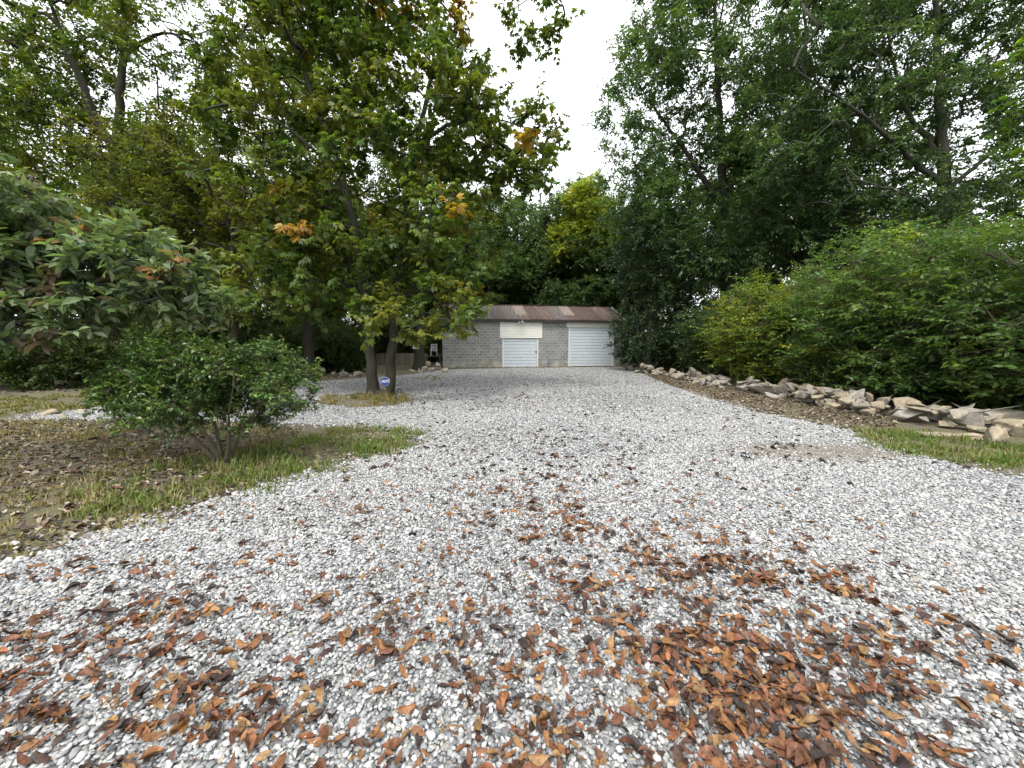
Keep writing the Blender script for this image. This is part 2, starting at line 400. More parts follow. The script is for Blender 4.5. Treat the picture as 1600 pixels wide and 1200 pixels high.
def leaf_hex(B, d, W, nn_, L_, wr, fold=.1, curl=.18):
    L_ = L_[:, None]; h = L_ * wr / 2
    mid = B + d * L_ * .5 + nn_ * L_ * -.02
    a = [B, B + d * L_ * .28 + W * h * .85 + nn_ * L_ * fold * .7, B + d * L_ * .62 + W * h + nn_ * L_ * fold * .6, B + d * L_ - nn_ * L_ * curl,
         B + d * L_ * .62 - W * h + nn_ * L_ * fold * .6, B + d * L_ * .28 - W * h * .85 + nn_ * L_ * fold * .7, mid]
    return np.stack(a, 1).reshape(-1, 3)
HEXF = np.array([(0, 1, 6, 5), (1, 2, 3, 6), (5, 6, 3, 4)])
def colours(n_cl, per, palette, rng, jit=.18, accent=None, acc_p=0):
    pal = np.array(palette); c = pal[rng.integers(0, len(pal), n_cl)]
    c = c * rng.uniform(.82, 1.18, (n_cl, 1))
    if accent is not None:
        m = rng.random(n_cl) < acc_p; c[m] = np.array(accent)[rng.integers(0, len(accent), m.sum())]
    c = np.repeat(c, per, 0); c = c * rng.lognormal(0, jit, (len(c), 1)) * rng.lognormal(0, .07, (len(c), 3))
    return np.clip(c, .004, .8)

def build_plant(name, label, cat, base, trunks, base_r, blobs, ncl, palette, seed, mat=LEAF, bk=BARK, group=None, per=6, tw=.55, nl=9, size=.1, wr=.5,
                accent=None, acc_p=0, palm=False, hexa=False, spread=1.0, lift=.12, flat=1.0, droop=.3, fwd=.6, side=.9, up_pen=.7, tip_r=.012, twig_r=.004,
                twigs=True, shell=.5, jit=.18, expo=.42, sides=7, upn=1.0, wob=.35, leaf_parts=0):
    rng = np.random.default_rng(seed); base = np.array(base, float)
    ch, nT, tips, dirs = grow([np.array(t_) - base for t_ in trunks], [(np.array(c) - base, r) for c, r in blobs], ncl, rng, base_r, tip_r, up_pen, shell=shell, expo=expo)
    root = empty(name, base, label, cat, group)
    V1, F1 = tubes(ch[:nT], 14); V2, F2 = tubes(ch[nT:], sides if sides < 7 else 5)
    p0, p1 = twig_set(tips, dirs, per, tw, rng, spread, lift, flat)
    Vs, Fs = [V1, V2], [F1, F2 + len(V1)]
    if twigs:
        mid = (p0 + p1) / 2 + rng.normal(0, tw * .05, p0.shape)
        org = np.repeat(tips, per, 0)
        V3, F3 = tubes([(np.array([o_, a_, m_, e_]), np.array([twig_r * 1.5, twig_r * 1.3, twig_r, twig_r * .4])) for o_, a_, m_, e_ in zip(org, p0, mid, p1)], 3)
        Fs.append(F3 + len(V1) + len(V2)); Vs.append(V3)
    link('trunk', np_mesh(name + '_trunk', np.concatenate(Vs), np.concatenate(Fs), bk, smooth=True), None, root)
    B, d, W, nn_ = leaf_frames(p0, p1, nl, rng, fwd, side, droop, wob, upn)
    col = colours(len(tips), per * nl, palette, rng, jit, accent, acc_p)
    L_ = size * np.clip(rng.lognormal(0, .22, len(B)), .5, 1.7)
    if palm:
        VV, CC = [], []
        for ang, lf in ((-1.25, .62), (-.62, .86), (0, 1), (.62, .86), (1.25, .62)):
            dd = unit(d * math.cos(ang) + W * math.sin(ang) + np.array([0, 0, -.22 * abs(ang)])); ww = unit(np.cross(dd, nn_)); n2 = np.cross(ww, dd)
            VV.append(leaf_quads(B + d * L_[:, None] * .25, dd, ww, n2, L_ * lf, wr, .08, .2)); CC.append(np.repeat(col, 4, 0))
        V = np.concatenate(VV); CC = np.concatenate(CC); F = np.arange(len(V)).reshape(-1, 4)
    elif hexa:
        if leaf_parts:                                    # the leaves that show largest become parts of their own
            Cw = B + base; dep = Cw[:, 1] * CP + (CAM_H - Cw[:, 2]) * SP
            u = 800 + FPX * Cw[:, 0] / np.maximum(dep, .1); vv = 600 + FPX * ((CAM_H - Cw[:, 2]) * CP - Cw[:, 1] * SP) / np.maximum(dep, .1)
            sc_ = np.where((dep > .5) & (u > 0) & (u < 1600) & (vv > 0) & (vv < 1200), L_ / np.maximum(dep, .1), 0)
            idx = np.argsort(-sc_)[:leaf_parts]; keep = np.ones(len(B), bool); keep[idx] = False
            me0 = {}
            for i in idx:
                k = int(i) % 10
                if k not in me0:
                    z = np.zeros((1, 3)); e = np.eye(3)
                    v_ = leaf_hex(z, e[:1], e[1:2], e[2:], np.ones(1), wr * (.85 + .03 * k), .06 + .01 * k, .08 + .02 * k)
                    me0[k] = np_mesh('leaf_blade', v_, HEXF, mat, col=np.repeat(col[i:i + 1], len(v_), 0), smooth=True)
                lf = link('leaf', me0[k], None, root)
                M = Matrix((d[i], W[i], nn_[i])).transposed().to_4x4() @ Matrix.Scale(float(L_[i]), 4)
                lf.matrix_local = Matrix.Translation(Vector(B[i])) @ M
            B, d, W, nn_, L_, col = B[keep], d[keep], W[keep], nn_[keep], L_[keep], col[keep]
        V = leaf_hex(B, d, W, nn_, L_, wr); CC = np.repeat(col, 7, 0)
        F = (np.arange(len(B))[:, None, None] * 7 + HEXF[None]).reshape(-1, 4)
    else:
        V = leaf_quads(B, d, W, nn_, L_, wr); CC = np.repeat(col, 4, 0); F = np.arange(len(V)).reshape(-1, 4)
    cr = link('crown', np_mesh(name + '_crown', V, F, mat, CC, smooth=hexa), None, root); cr['kind'] = 'stuff'
    return root
def copy_plant(src, loc, rz, sc, label, group=None):
    r = src.copy(); COL.objects.link(r); r.location = loc; r.rotation_euler.z = rz; r.scale = (sc, sc, sc * random.uniform(.9, 1.12)); r['label'] = label
    if group: r['group'] = group
    for c in src.children:
        k = c.copy(); COL.objects.link(k); k.parent = r
    return r
def pl(pts, Y, dy=0):        # trunk line measured in the photograph, standing in the plane y = Y
    n_ = len(pts); return [np.array(at(px, py, Y + dy * i / max(1, n_ - 1))) for i, (px, py) in enumerate(pts)]
def bl(lst, Y, depth):
    out = []
    for q in lst:
        px, py, rx, ry = q[:4]; yy = Y + (q[4] if len(q) > 4 else 0)
        c = at(px, py, yy); k = yy / FPX
        out.append((np.array(c), (rx * k, depth, ry * k)))
    return out

# palettes are leaf albedos
OLIVE = [(.11, .155, .026), (.135, .17, .028), (.095, .145, .028), (.15, .17, .026), (.08, .125, .026)]
OAK = [(.07, .12, .048), (.085, .14, .052), (.095, .145, .052), (.06, .105, .045)]
HEDGE = [(.08, .15, .038), (.1, .175, .042), (.07, .13, .038), (.125, .19, .042)]
DARK = [(.03, .055, .025), (.038, .065, .028), (.045, .075, .028)]
MAG = [(.135, .185, .085), (.16, .21, .1), (.115, .165, .075), (.18, .225, .125)]
FALL = [(.4, .28, .03), (.36, .24, .025), (.3, .17, .025), (.26, .22, .03)]

# ------------------------------------------------------------------ trees and shrubs
g = gp(597, 617)
build_plant('twin_trunk_tree', 'twin trunked tree with yellowing hand shaped leaves growing from the gravel', 'tree', g,
    [pl([(583, 619), (580, 560), (574, 480), (557, 370), (541, 300), (512, 210), (472, 110), (436, 20), (420, -70)], g.y, -1.0),
     pl([(609, 619), (613, 540), (622, 450), (634, 360), (640, 290), (656, 200), (676, 110), (684, 0), (690, -90)], g.y, .8),
     pl([(548, 330), (520, 270), (480, 215), (430, 190), (380, 175)], g.y - .3, -1.2), pl([(650, 230), (700, 190), (760, 180), (830, 200)], g.y + .3, -.5),
     pl([(684, 0), (740, -30), (810, -25), (880, 10)], g.y + .5, -1.5)],
    [.175, .17, .09, .08, .06],
    bl([(480, 120, 140, 120), (605, 110, 140, 130), (800, 235, 80, 55), (855, 10, 50, 20, -.8), (840, 265, 38, 26), (715, 190, 75, 85), (600, 310, 150, 90), (420, 260, 85, 100), (700, 370, 95, 70), (715, 460, 45, 55, -.8),
        (560, 410, 110, 60), (430, 420, 80, 80), (640, 500, 70, 26, -.8), (500, 470, 70, 40), (520, -80, 200, 100), (740, 505, 16, 22, -1), (600, 420, 150, 60, 1)], g.y, 2.4),
    700, OLIVE, 11, per=7, tw=.55, nl=6, size=.165, wr=.44, palm=True, accent=FALL, acc_p=.03, droop=.45, tip_r=.013)
Y = 17.0
build_plant('tall_forked_tree', 'tall dark trunked tree forking high above the lawn', 'tree', at(178, 600, Y) * 1.0,
    [pl([(178, 604), (175, 480), (174, 380), (180, 240), (186, 180), (193, 80), (197, -20), (200, -120)], Y),
     pl([(180, 235), (150, 190), (120, 110), (75, 0), (60, -70)], Y, -1), pl([(195, 85), (215, 70), (255, 48), (300, 65), (335, 85)], Y, -.6)],
    [.34, .19, .1], bl([(60, 90, 75, 80), (245, 40, 75, 28), (30, 190, 75, 80), (170, 340, 140, 55), (290, 330, 95, 70), (80, 340, 100, 60), (265, 230, 50, 45), (10, 40, 50, 80), (150, -130, 200, 80), (290, 85, 40, 22), (130, 40, 60, 60), (250, 130, 60, 40), (110, 200, 60, 60)], Y, 3),
    600, OLIVE, 12, per=8, tw=.75, nl=14, size=.15, wr=.5)
Y = 19.5
build_plant('slender_woodland_tree', 'straight trunked woodland tree standing at the back edge of the gravel', 'tree', at(483, 592, Y),
    [pl([(483, 594), (480, 500), (477, 420), (470, 300), (458, 150), (452, 20)], Y)], .27,
    bl([(420, 200, 110, 130), (470, 390, 100, 60), (520, 160, 110, 140), (400, 330, 90, 80), (450, 20, 140, 90), (560, 300, 90, 90)], Y, 3), 430, OLIVE, 13, per=8, tw=.75, nl=12, size=.16, wr=.5, twigs=False)
Y = 20.0
build_plant('shaded_woodland_tree', 'dark trunked tree in the woods behind the mossy lawn', 'tree', at(52, 592, Y),
    [pl([(52, 594), (50, 500), (42, 350), (30, 250), (15, 170)], Y)], .3,
    bl([(0, 320, 120, 110), (20, 250, 90, 60), (130, 430, 120, 70), (-110, 250, 120, 200), (20, 450, 120, 50), (-40, 80, 60, 100)], Y, 3.5), 430, OLIVE, 14, per=8, tw=.8, nl=12, size=.16, wr=.5, twigs=False)
Y = 15.5
build_plant('low_forking_tree', 'small tree with spreading forks and olive yellow leaves', 'tree', at(366, 602, Y),
    [pl([(366, 604), (365, 480), (364, 370), (350, 320), (300, 270), (270, 230)], Y), pl([(364, 375), (392, 325), (410, 270), (420, 220)], Y, .8)], [.17, .12],
    bl([(320, 280, 110, 80), (400, 270, 80, 80), (260, 360, 100, 60), (370, 440, 100, 60), (300, 470, 90, 50), (210, 250, 80, 60)], Y, 2.5), 300, [(.12, .14, .025), (.1, .13, .024), (.15, .15, .028)], 15, per=8, tw=.6, nl=11, size=.125, wr=.5)
g = gp(655, 578)
build_plant('signed_tree', 'dark tree beside the garage with a small white placard on its trunk', 'tree', g,
    [pl([(655, 580), (655, 520), (657, 440), (650, 330), (655, 200)], g.y)], .36,
    bl([(650, 330, 80, 70), (700, 380, 70, 60), (610, 400, 70, 60), (660, 250, 80, 60)], g.y, 3), 260, OAK, 16, per=8, tw=.9, nl=12, size=.17, wr=.5, twigs=False)
# right side
Y = 16.5
build_plant('large_oak', 'big oak with a straight grey trunk and long limbs above the hedge', 'tree', at(1490, 597, Y),
    [pl([(1490, 598), (1484, 460), (1478, 350), (1474, 250), (1468, 120), (1462, 0), (1458, -110)], Y),
     pl([(1474, 285), (1440, 265), (1400, 225), (1350, 180), (1290, 140), (1240, 105)], Y, -1.5), pl([(1472, 250), (1420, 180), (1398, 110), (1380, 20)], Y, 1),
     pl([(1478, 300), (1540, 245), (1600, 200), (1660, 150)], Y, -1), pl([(1479, 345), (1430, 312), (1375, 290), (1330, 280)], Y, -1.8)],
    [.36, .13, .12, .11, .09],
    bl([(1290, 90, 120, 100), (1440, 50, 130, 100), (1390, 310, 110, 50), (1560, 120, 90, 120), (1260, 230, 80, 60), (1590, 330, 60, 60), (1400, -110, 260, 110), (1370, 190, 70, 50), (1330, 10, 120, 60), (1560, 30, 100, 70), (1480, 180, 110, 60), (1540, 260, 70, 50)], Y, 3.2),
    760, OAK, 21, bk=BARK_GREY, per=8, tw=.65, nl=14, size=.145, wr=.42)
Y = 24.0
build_plant('broad_oak', 'broad grey green tree filling the sky right of the garage', 'tree', at(1140, 580, Y),
    [pl([(1140, 581), (1135, 400), (1128, 250), (1120, 100), (1115, -60)], Y), pl([(1130, 330), (1080, 250), (1030, 180), (990, 120)], Y, -1.5)], [.42, .2],
    bl([(1010, 160, 70, 110), (1110, 100, 110, 130), (995, 300, 65, 70), (1120, 300, 120, 90), (1050, 30, 65, 60), (1200, 200, 100, 110), (1120, -100, 150, 90), (1060, 400, 90, 60)], Y, 4),
    820, OAK, 22, per=9, tw=.9, nl=14, size=.18, wr=.45, twigs=False)
Y = 21.0
build_plant('leaning_oak', 'dense green tree between the grey oak and the broad one', 'tree', at(1290, 584, Y),
    [pl([(1290, 586), (1285, 450), (1275, 300), (1262, 150), (1255, 0)], Y)], .32,
    bl([(1270, 250, 100, 100), (1220, 340, 100, 60), (1330, 360, 110, 60), (1290, 90, 90, 110), (1190, 400, 70, 40), (1400, 400, 80, 50)], Y, 3.2), 560, OAK, 23, per=8, tw=.8, nl=14, size=.16, wr=.45, twigs=False)
g = gp(1012, 580)
build_plant('dark_evergreen', 'dark glossy evergreen crowding the right corner of the garage', 'tree', g,
    [pl([(1012, 581), (1015, 520), (1022, 440), (1030, 370)], g.y), pl([(1005, 581), (995, 500), (985, 420)], g.y + .5)], [.16, .12],
    bl([(1010, 500, 52, 65), (1040, 420, 70, 60), (985, 400, 38, 55), (1085, 450, 55, 60), (975, 535, 20, 28), (1000, 556, 36, 20), (1060, 530, 50, 40), (1020, 360, 45, 30)], g.y, 2.4),
    420, DARK, 24, mat=LEAF_GLOSS, per=8, tw=.55, nl=14, size=.12, wr=.45, twigs=False)
Y = 38.0
build_plant('yellow_green_tree', 'yellow green tree rising behind the garage roof', 'tree', at(905, 566, Y),
    [pl([(905, 567), (903, 450), (900, 350), (898, 300)], Y)], .25,
    bl([(908, 325, 34, 32), (893, 375, 34, 28), (930, 345, 28, 44), (882, 402, 26, 12), (918, 300, 20, 14), (940, 390, 25, 30)], Y, 3), 330, [(.23, .28, .035), (.19, .25, .035), (.27, .29, .035)], 25, per=9, tw=.8, nl=12, size=.22, wr=.5, twigs=False)
# near maple on the right, trunk out of the frame
build_plant('bright_maple', 'bright green maple reaching in over the hedge end', 'tree', (10.6, 6.6, 0),
    [[(10.6, 6.6, 0), (10.5, 6.6, 2), (10.3, 6.6, 4), (10.2, 6.5, 6.5), (10.3, 6.5, 8)], [(10.3, 6.6, 4.2), (9.6, 6.5, 4.8), (8.9, 6.4, 5.1)]], [.16, .07],
    [((10.6, 6.6, 6.4), (1.9, 1.8, 1.7)), ((9.4, 6.4, 5.2), (.75, .8, .45)), ((9.3, 6.5, 4.1), (.5, .7, .35)), ((11, 6.8, 4.5), (1.4, 1.2, .9))], 120, [(.12, .2, .025), (.1, .175, .025), (.15, .22, .03)], 26,
    per=6, tw=.4, nl=5, size=.1, wr=.5, palm=True)
# hedge shrubs along the rocks
def hedge(name, label, x, y, h, rad, seed, pal, ncl=300, acc=0.012):
    rng = np.random.default_rng(seed)
    st = [[(x + rng.normal(0, .2), y + rng.normal(0, .2), 0), (x + math.cos(a) * .5, y + math.sin(a) * .5, h * .35), (x + math.cos(a) * rad * .55, y + math.sin(a) * rad * .5, h * .72), (x + math.cos(a) * rad * .9, y + math.sin(a) * rad * .8, h * .82)] for a in rng.uniform(0, 6.28, 6)]
    blobs = [((x, y, h * .66), (rad * .9, rad * .9, h * .33)), ((x - rad * .45, y - .3, h * .45), (rad * .55, rad * .8, h * .28)), ((x - .3 * rad, y - rad * .4, h * .58), (rad * .6, rad * .6, h * .3)), ((x - rad * .5, y, h * .28), (rad * .35, rad * .8, h * .14)), ((x + .7, y, h * .22), (rad * .7, rad * .9, h * .2)), ((x - rad * .2, y - .3 * rad, h * .13), (rad * .6, rad * .7, h * .1))]
    return build_plant(name, label, 'shrub', (x, y, 0), st, .05, blobs, ncl, pal, seed, bk=STEM, group='arching shrubs behind the rocks', per=6, tw=.85, nl=15, size=.115, wr=.5,
                       flat=.35, lift=.0, droop=.12, fwd=.35, side=1.0, wob=.16, accent=[(.3, .3, .03), (.24, .28, .03)], acc_p=acc, tip_r=.007, up_pen=.3, expo=.38)
hedge('arching_shrub', 'tall arching shrub beside the slab end of the rocks', 11.7, 7.6, 4.3, 2.6, 31, HEDGE, 370)
hedge('arching_shrub', 'arching shrub with layered light green sprays behind the boulders', 11.3, 11.6, 5.1, 2.9, 32, HEDGE, 400)
hedge('arching_shrub', 'yellow tinged arching shrub behind the middle of the rocks', 11.0, 16.0, 4.6, 2.7, 33, [(.16, .215, .03), (.12, .19, .035), (.19, .22, .03)], 420, .09)
hedge('arching_shrub', 'low dark arching shrub next to the evergreen', 11.2, 20.3, 4.4, 2.5, 34, [(.06, .105, .035), (.05, .09, .03)], 280)
hedge('arching_shrub', 'taller green shrub rising behind the arching row', 15.5, 15.0, 6.6, 3.0, 35, OAK, 340)
# magnolia on the left, trunk outside the frame
build_plant('magnolia_tree', 'magnolia with large grey green leaves hanging over the left lawn', 'tree', (-7.9, 4.7, 0),
    [[(-7.9, 4.7, 0), (-7.8, 4.7, 1.2), (-7.6, 4.8, 2.6), (-7.5, 4.9, 4.3), (-7.5, 4.9, 5.5)], [(-7.7, 4.7, 1.8), (-6.6, 4.9, 2.6), (-5.4, 5.1, 2.75), (-4.5, 5.2, 2.45)], [(-7.6, 4.8, 2.6), (-6.6, 4.7, 3.4), (-5.7, 4.8, 3.6)]], [.17, .07, .07],
    [((-6.6, 4.9, 2.9), (1.3, .9, .8)), ((-5.3, 5.1, 2.6), (1.2, .7, .55)), ((-4.5, 5.2, 2.3), (.6, .55, .42)), ((-5.9, 4.6, 1.95), (.9, .5, .35)), ((-7.2, 5, 3.3), (1.2, .9, .7)), ((-6.2, 4.6, 3.3), (.6, .6, .3))],
    380, MAG, 41, bk=BARK_GREY, per=4, tw=.3, nl=9, size=.128, wr=.38, hexa=True, spread=.8, lift=.1, droop=.1, fwd=.8, side=.8, wob=.4, accent=[(.24, .14, .07), (.22, .17, .09), (.15, .11, .08)], acc_p=.05, tip_r=.008, upn=.7, leaf_parts=300)
# evergreen shrub in the grass
g = gp(352, 722)
st = [[tuple(g + Vector((a, b_, 0))), tuple(g + Vector((a + c_, b_ + e_, .35))), tuple(g + Vector((a + 2.4 * c_, b_ + 2 * e_, .75))), tuple(g + Vector((a + 4.2 * c_, b_ + 3 * e_, 1.1)))]
      for a, b_, c_, e_ in ((0, 0, .16, .05), (-.08, .05, -.1, .1), (.06, -.04, .1, -.12), (-.12, 0, -.22, -.05), (.03, .08, .02, .16), (-.05, -.05, -.03, -.14))]
build_plant('evergreen_shrub', 'multi stemmed small leaved evergreen shrub on the grass island', 'shrub', g, st, .034,
    bl([(300, 575, 100, 40), (230, 610, 62, 32), (390, 575, 75, 38), (455, 605, 36, 36), (300, 625, 60, 28, -.3), (360, 600, 90, 40, .4), (330, 550, 80, 22), (260, 590, 60, 35, .5), (410, 645, 36, 22, .3), (250, 640, 60, 22), (300, 648, 45, 20, -.2), (200, 615, 30, 22)], g.y, .75),
    600, [(.055, .11, .022), (.07, .135, .025), (.045, .09, .02), (.1, .15, .03)], 42, mat=LEAF_GLOSS, bk=STEM, per=7, tw=.17, nl=12, size=.042, wr=.5, lift=.35, tip_r=.0035, twig_r=.0016, up_pen=.5)
# woodland behind: copies of a few grown trees
def wood(name, label, seed, h, r, pal, size, crown0=.12):
    rng = np.random.default_rng(seed)
    blobs = [((rng.normal(0, r * .3), rng.normal(0, r * .3), h * z_), (r * k_, r * k_, h * .14)) for z_, k_ in ((crown0 + .1, .75), (.38, .95), (.52, 1), (.66, .95), (.8, .75), (.92, .45))]
    return build_plant(name, label, 'tree', (0, 0, 0), [[(0, 0, 0), (.1, 0, h * .3), (-.1, .2, h * .6), (.1, .1, h * .92)]], .28, blobs, 470, pal, seed, group='woodland trees', per=8, tw=1.0, nl=12, size=size, wr=.5, twigs=False)
wa = wood('woodland_tree', 'dark green woodland tree behind the garage', 51, 17, 4.6, [(.06, .105, .035), (.075, .12, .038), (.05, .085, .032)], .25)
wb = wood('woodland_tree', 'olive woodland tree in the woods behind the lawn', 52, 15, 4.4, OLIVE, .22)
wa.location = (-1.5, 41, 0); wb.location = (-20, 24, 0)
for x, y, s_ in ((4.5, 43, 1.0), (-7.5, 43, 1.05), (9.5, 42, .9), (14, 38, 1.05), (1.5, 48, 1.1), (-4.5, 46, 1.1), (7.5, 49, 1.1), (12.5, 46, 1.1), (3.8, 38.8, .8), (-3.4, 38.6, .78), (8.5, 38, .8)):
    copy_plant(wa, (x, y, 0), random.uniform(0, 6.28), s_, 'dark green woodland tree behind the garage', 'woodland trees')
for x, y, s_ in ((-14.5, 31, 1.05), (-25, 30, 1.1), (-31, 22, 1), (-19, 38, 1.1), (-11.5, 37, 1.0), (-28, 15, .9)):
    copy_plant(wb, (x, y, 0), random.uniform(0, 6.28), s_, 'olive woodland tree in the woods behind the lawn', 'woodland trees')
for x, y, s_ in ((22, 27, 1.0), (29, 19, 1.0), (20, 37, 1.1), (27, 11, .85)):
    copy_plant(wa, (x, y, 0), random.uniform(0, 6.28), s_, 'woodland tree beyond the arching shrubs', 'trees beyond the shrubs')
def under(name, label, seed, pal):
    rng = np.random.default_rng(seed)
    st_ = [[(0, 0, 0), (math.cos(a) * .3, math.sin(a) * .3, 1), (math.cos(a) * .9, math.sin(a) * .9, 2)] for a in rng.uniform(0, 6.28, 5)]
    return build_plant(name, label, 'shrub', (0, 0, 0), st_, .035, [((0, 0, 1.5), (1.7, 1.7, 1.2)), ((0, 0, .7), (1.6, 1.6, .6))], 190, pal, seed, bk=STEM, group='undergrowth', per=7, tw=.5, nl=11, size=.12, wr=.5, twigs=False, tip_r=.007)
ua = under('undergrowth_shrub', 'dark leafy undergrowth shrub at the edge of the woods', 61, [(.04, .07, .02), (.05, .08, .022), (.065, .085, .02)])
ua.location = (-17.5, 14.6, 0)
for x, y, s_ in ((-20.5, 13.5, 1.0), (-14.6, 16.2, .9), (-15.5, 18.5, 1.2), (-12.3, 20, .95), (-18.5, 18, 1.3), (-10.2, 23.5, .9), (-12.5, 24.5, 1.2), (-12.9, 22, .9), (-23, 14, 1.2), (-9.7, 34.2, 1.2), (-13.5, 28, 1.3), (-16, 23, 1.3), (-17.5, 26, 1.5), (-15.5, 31, 1.5), (-21, 22, 1.5), (-12, 33, 1.4), (-20, 30, 1.6)):
    copy_plant(ua, (x, y, 0), random.uniform(0, 6.28), s_, 'dark leafy undergrowth shrub at the edge of the woods', 'undergrowth')
for x, y, s_ in ((-7.6, 34.5, 1.3), (-4.5, 38.5, 1.5), (-1, 38.5, 1.6), (3, 39.5, 1.6), (6.5, 38.5, 1.5), (10, 36, 1.5), (-10.5, 34, 1.4), (-7, 38, 1.5)):
    copy_plant(ua, (x, y, 0), random.uniform(0, 6.28), s_, 'dark leafy shrub growing behind the block garage', 'shrubs behind the garage')
for x, y, s_ in ((11, 24.5, 1.1), (13.4, 9.4, 1.2), (13.3, 13.5, 1.2), (13.6, 19, 1.3), (14.5, 11, 1.3), (14.2, 7, 1.3), (11.5, 28, 1.2), (18, 8.5, 1.4), (17.5, 12.5, 1.4)):
    copy_plant(ua, (x, y, 0), random.uniform(0, 6.28), s_, 'dark leafy shrub filling in behind the arching shrubs', 'infill shrubs')

# ------------------------------------------------------------------ garage
BLOCK, t, b, o = mat_new('concrete_block'); oi = N(t, 'ShaderNodeObjectInfo')
f = noise(t, 9, 6); g2 = noise(t, .8, 4, 'Generated')
base_c = ramp(t, oi.outputs['Random'], [(0, (.19, .19, .187)), (.5, (.235, .235, .23)), (1, (.28, .275, .265))])
t.links.new(mixc(t, 1.0, base_c, ramp(t, f, [(.3, (.7, .7, .7)), (.7, (1.15, 1.15, 1.13))]), 'MULTIPLY'), b.inputs['Base Color']); b.inputs['Roughness'].default_value = .95; bump(t, b, f, .5, .01)
MORTAR = simple('mortar', (.52, .52, .5), .95, .25, 5); FOUND = simple('stained_foundation', (.27, .265, .225), .95, .45, 2.2, bmp=.4)
WHITE = simple('white_paint', (.6, .6, .58), .5, .06, 3); DOORW = simple('door_white', (.5, .545, .58), .45, .06, 2.5); CREAM = simple('cream_vinyl', (.64, .635, .57), .5, .05, 3)
DOORGAP = simple('door_joint_grey', (.2, .21, .22), .6, .1, 3); DARKW = simple('dark_fascia', (.035, .028, .025), .8, .3, 6); GREYM = simple('grey_metal', (.2, .2, .2), .4, .2, 8, .6)
TH = math.radians(10); A = gp(692, 575)
garage = empty('block_garage', A, 'long grey concrete block garage with a rusty metal roof', 'garage', rz=TH)
ux, uy = Vector((math.cos(TH), math.sin(TH), 0)), Vector((-math.sin(TH), math.cos(TH), 0))
def wallpt(px, py):                # position on the front wall: along, up
    d = ray(px, py); o_ = Vector((0, 0, CAM_H)); t_ = (A - o_).dot(uy) / d.dot(uy); p = o_ + d * t_ - A
    return p.dot(ux), p.z
WL = wallpt(969, 560)[0]; WH = 3.47; FND = .44; DEP = 5.2
d1 = (wallpt(786, 550)[0], wallpt(840, 550)[0], wallpt(812, 529)[1]); d2 = (wallpt(889, 545)[0], wallpt(958, 545)[0], wallpt(920, 511.5)[1])
bm = bmesh.new()
def solid(x0, x1, z0, z1): box_bm(bm, x0, x1, .0, .19, z0, z1)
solid(0, d1[0], FND, WH); solid(d1[1], d2[0], FND, WH); solid(d2[1], WL, FND, WH); solid(d1[0], d1[1], d1[2], WH); solid(d2[0], d2[1], d2[2], WH)
box_bm(bm, 0, .19, .191, DEP, 0, WH); box_bm(bm, WL - .19, WL, .191, DEP, 0, WH); box_bm(bm, .19, WL - .19, DEP - .19, DEP - .001, 0, WH)
for xx in (0.0, WL - .19):         # gable ends
    v_ = [bm.verts.new(p) for p in ((xx, .01, WH), (xx, DEP - .01, WH), (xx, DEP / 2, WH + 1.17), (xx + .19, .01, WH), (xx + .19, DEP - .01, WH), (xx + .19, DEP / 2, WH + 1.17))]
    bm.faces.new(v_[:3]); bm.faces.new((v_[3], v_[5], v_[4])); bm.faces.new((v_[0], v_[2], v_[5], v_[3])); bm.faces.new((v_[1], v_[4], v_[5], v_[2]))
wall = link('wall', bm_mesh('garage_wall', bm, MORTAR), None, garage)
bm = bmesh.new(); box_bm(bm, 0, .4064 - .015, -.01, .02, 0, .2032 - .015); blk = bm_mesh('block', bm, BLOCK, .003)
bmh = bmesh.new(); box_bm(bmh, 0, .2032 - .015, -.01, .02, 0, .2032 - .015); blkh = bm_mesh('half_block', bmh, BLOCK, .003)
row = 0; z = FND
while z + .19 < WH + .02:
    x = 0.006
    spans = [(0, d1[0]), (d1[1], d2[0]), (d2[1], WL)]
    if z + .02 > d1[2]: spans = [(0, d2[0]), (d2[1], WL)]
    if z + .02 > d2[2]: spans = [(0, WL)]
    for a_, e_ in spans:
        x = a_ + .004; first = True
        gx = math.floor(a_ / .4064) * .4064 + (.2032 if row % 2 else 0)
        while x < e_ - .05:
            nx = gx
            while nx <= x + .03: nx += .4064
            nx = min(nx, e_); wdt = nx - x - .015
            if wdt > .03:
                bo = link('block', blk if wdt > .3 else blkh, None, wall); bo.location = (x, random.uniform(-.002, .001), z + .006)
                bo.scale.x = wdt / (.4064 - .015 if wdt > .3 else .2032 - .015)
            x = nx
    z += .2032; row += 1
for a_, e_ in ((-.015, d1[0] - .05), (d1[1] + .05, d2[0] - .05), (d2[1] + .05, WL + .015)): box('foundation', (a_, e_, -.02, .188, 0, FND), FOUND, garage, .008)
# roof: corrugated sheets, each a part
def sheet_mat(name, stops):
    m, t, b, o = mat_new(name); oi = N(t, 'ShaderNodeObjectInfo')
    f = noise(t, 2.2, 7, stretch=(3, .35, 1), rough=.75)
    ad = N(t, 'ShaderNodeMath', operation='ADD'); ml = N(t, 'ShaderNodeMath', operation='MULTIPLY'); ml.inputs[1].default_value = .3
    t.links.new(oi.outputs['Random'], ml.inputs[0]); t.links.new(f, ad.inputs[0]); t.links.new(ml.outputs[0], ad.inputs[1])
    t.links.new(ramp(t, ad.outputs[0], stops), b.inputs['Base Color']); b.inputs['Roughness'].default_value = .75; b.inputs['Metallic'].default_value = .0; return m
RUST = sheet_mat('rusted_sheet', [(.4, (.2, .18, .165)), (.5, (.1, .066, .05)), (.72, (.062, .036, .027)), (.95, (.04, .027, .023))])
GALV = sheet_mat('weathered_sheet', [(.4, (.2, .19, .185)), (.55, (.115, .1, .092)), (.75, (.075, .058, .05)), (1, (.05, .036, .03))])
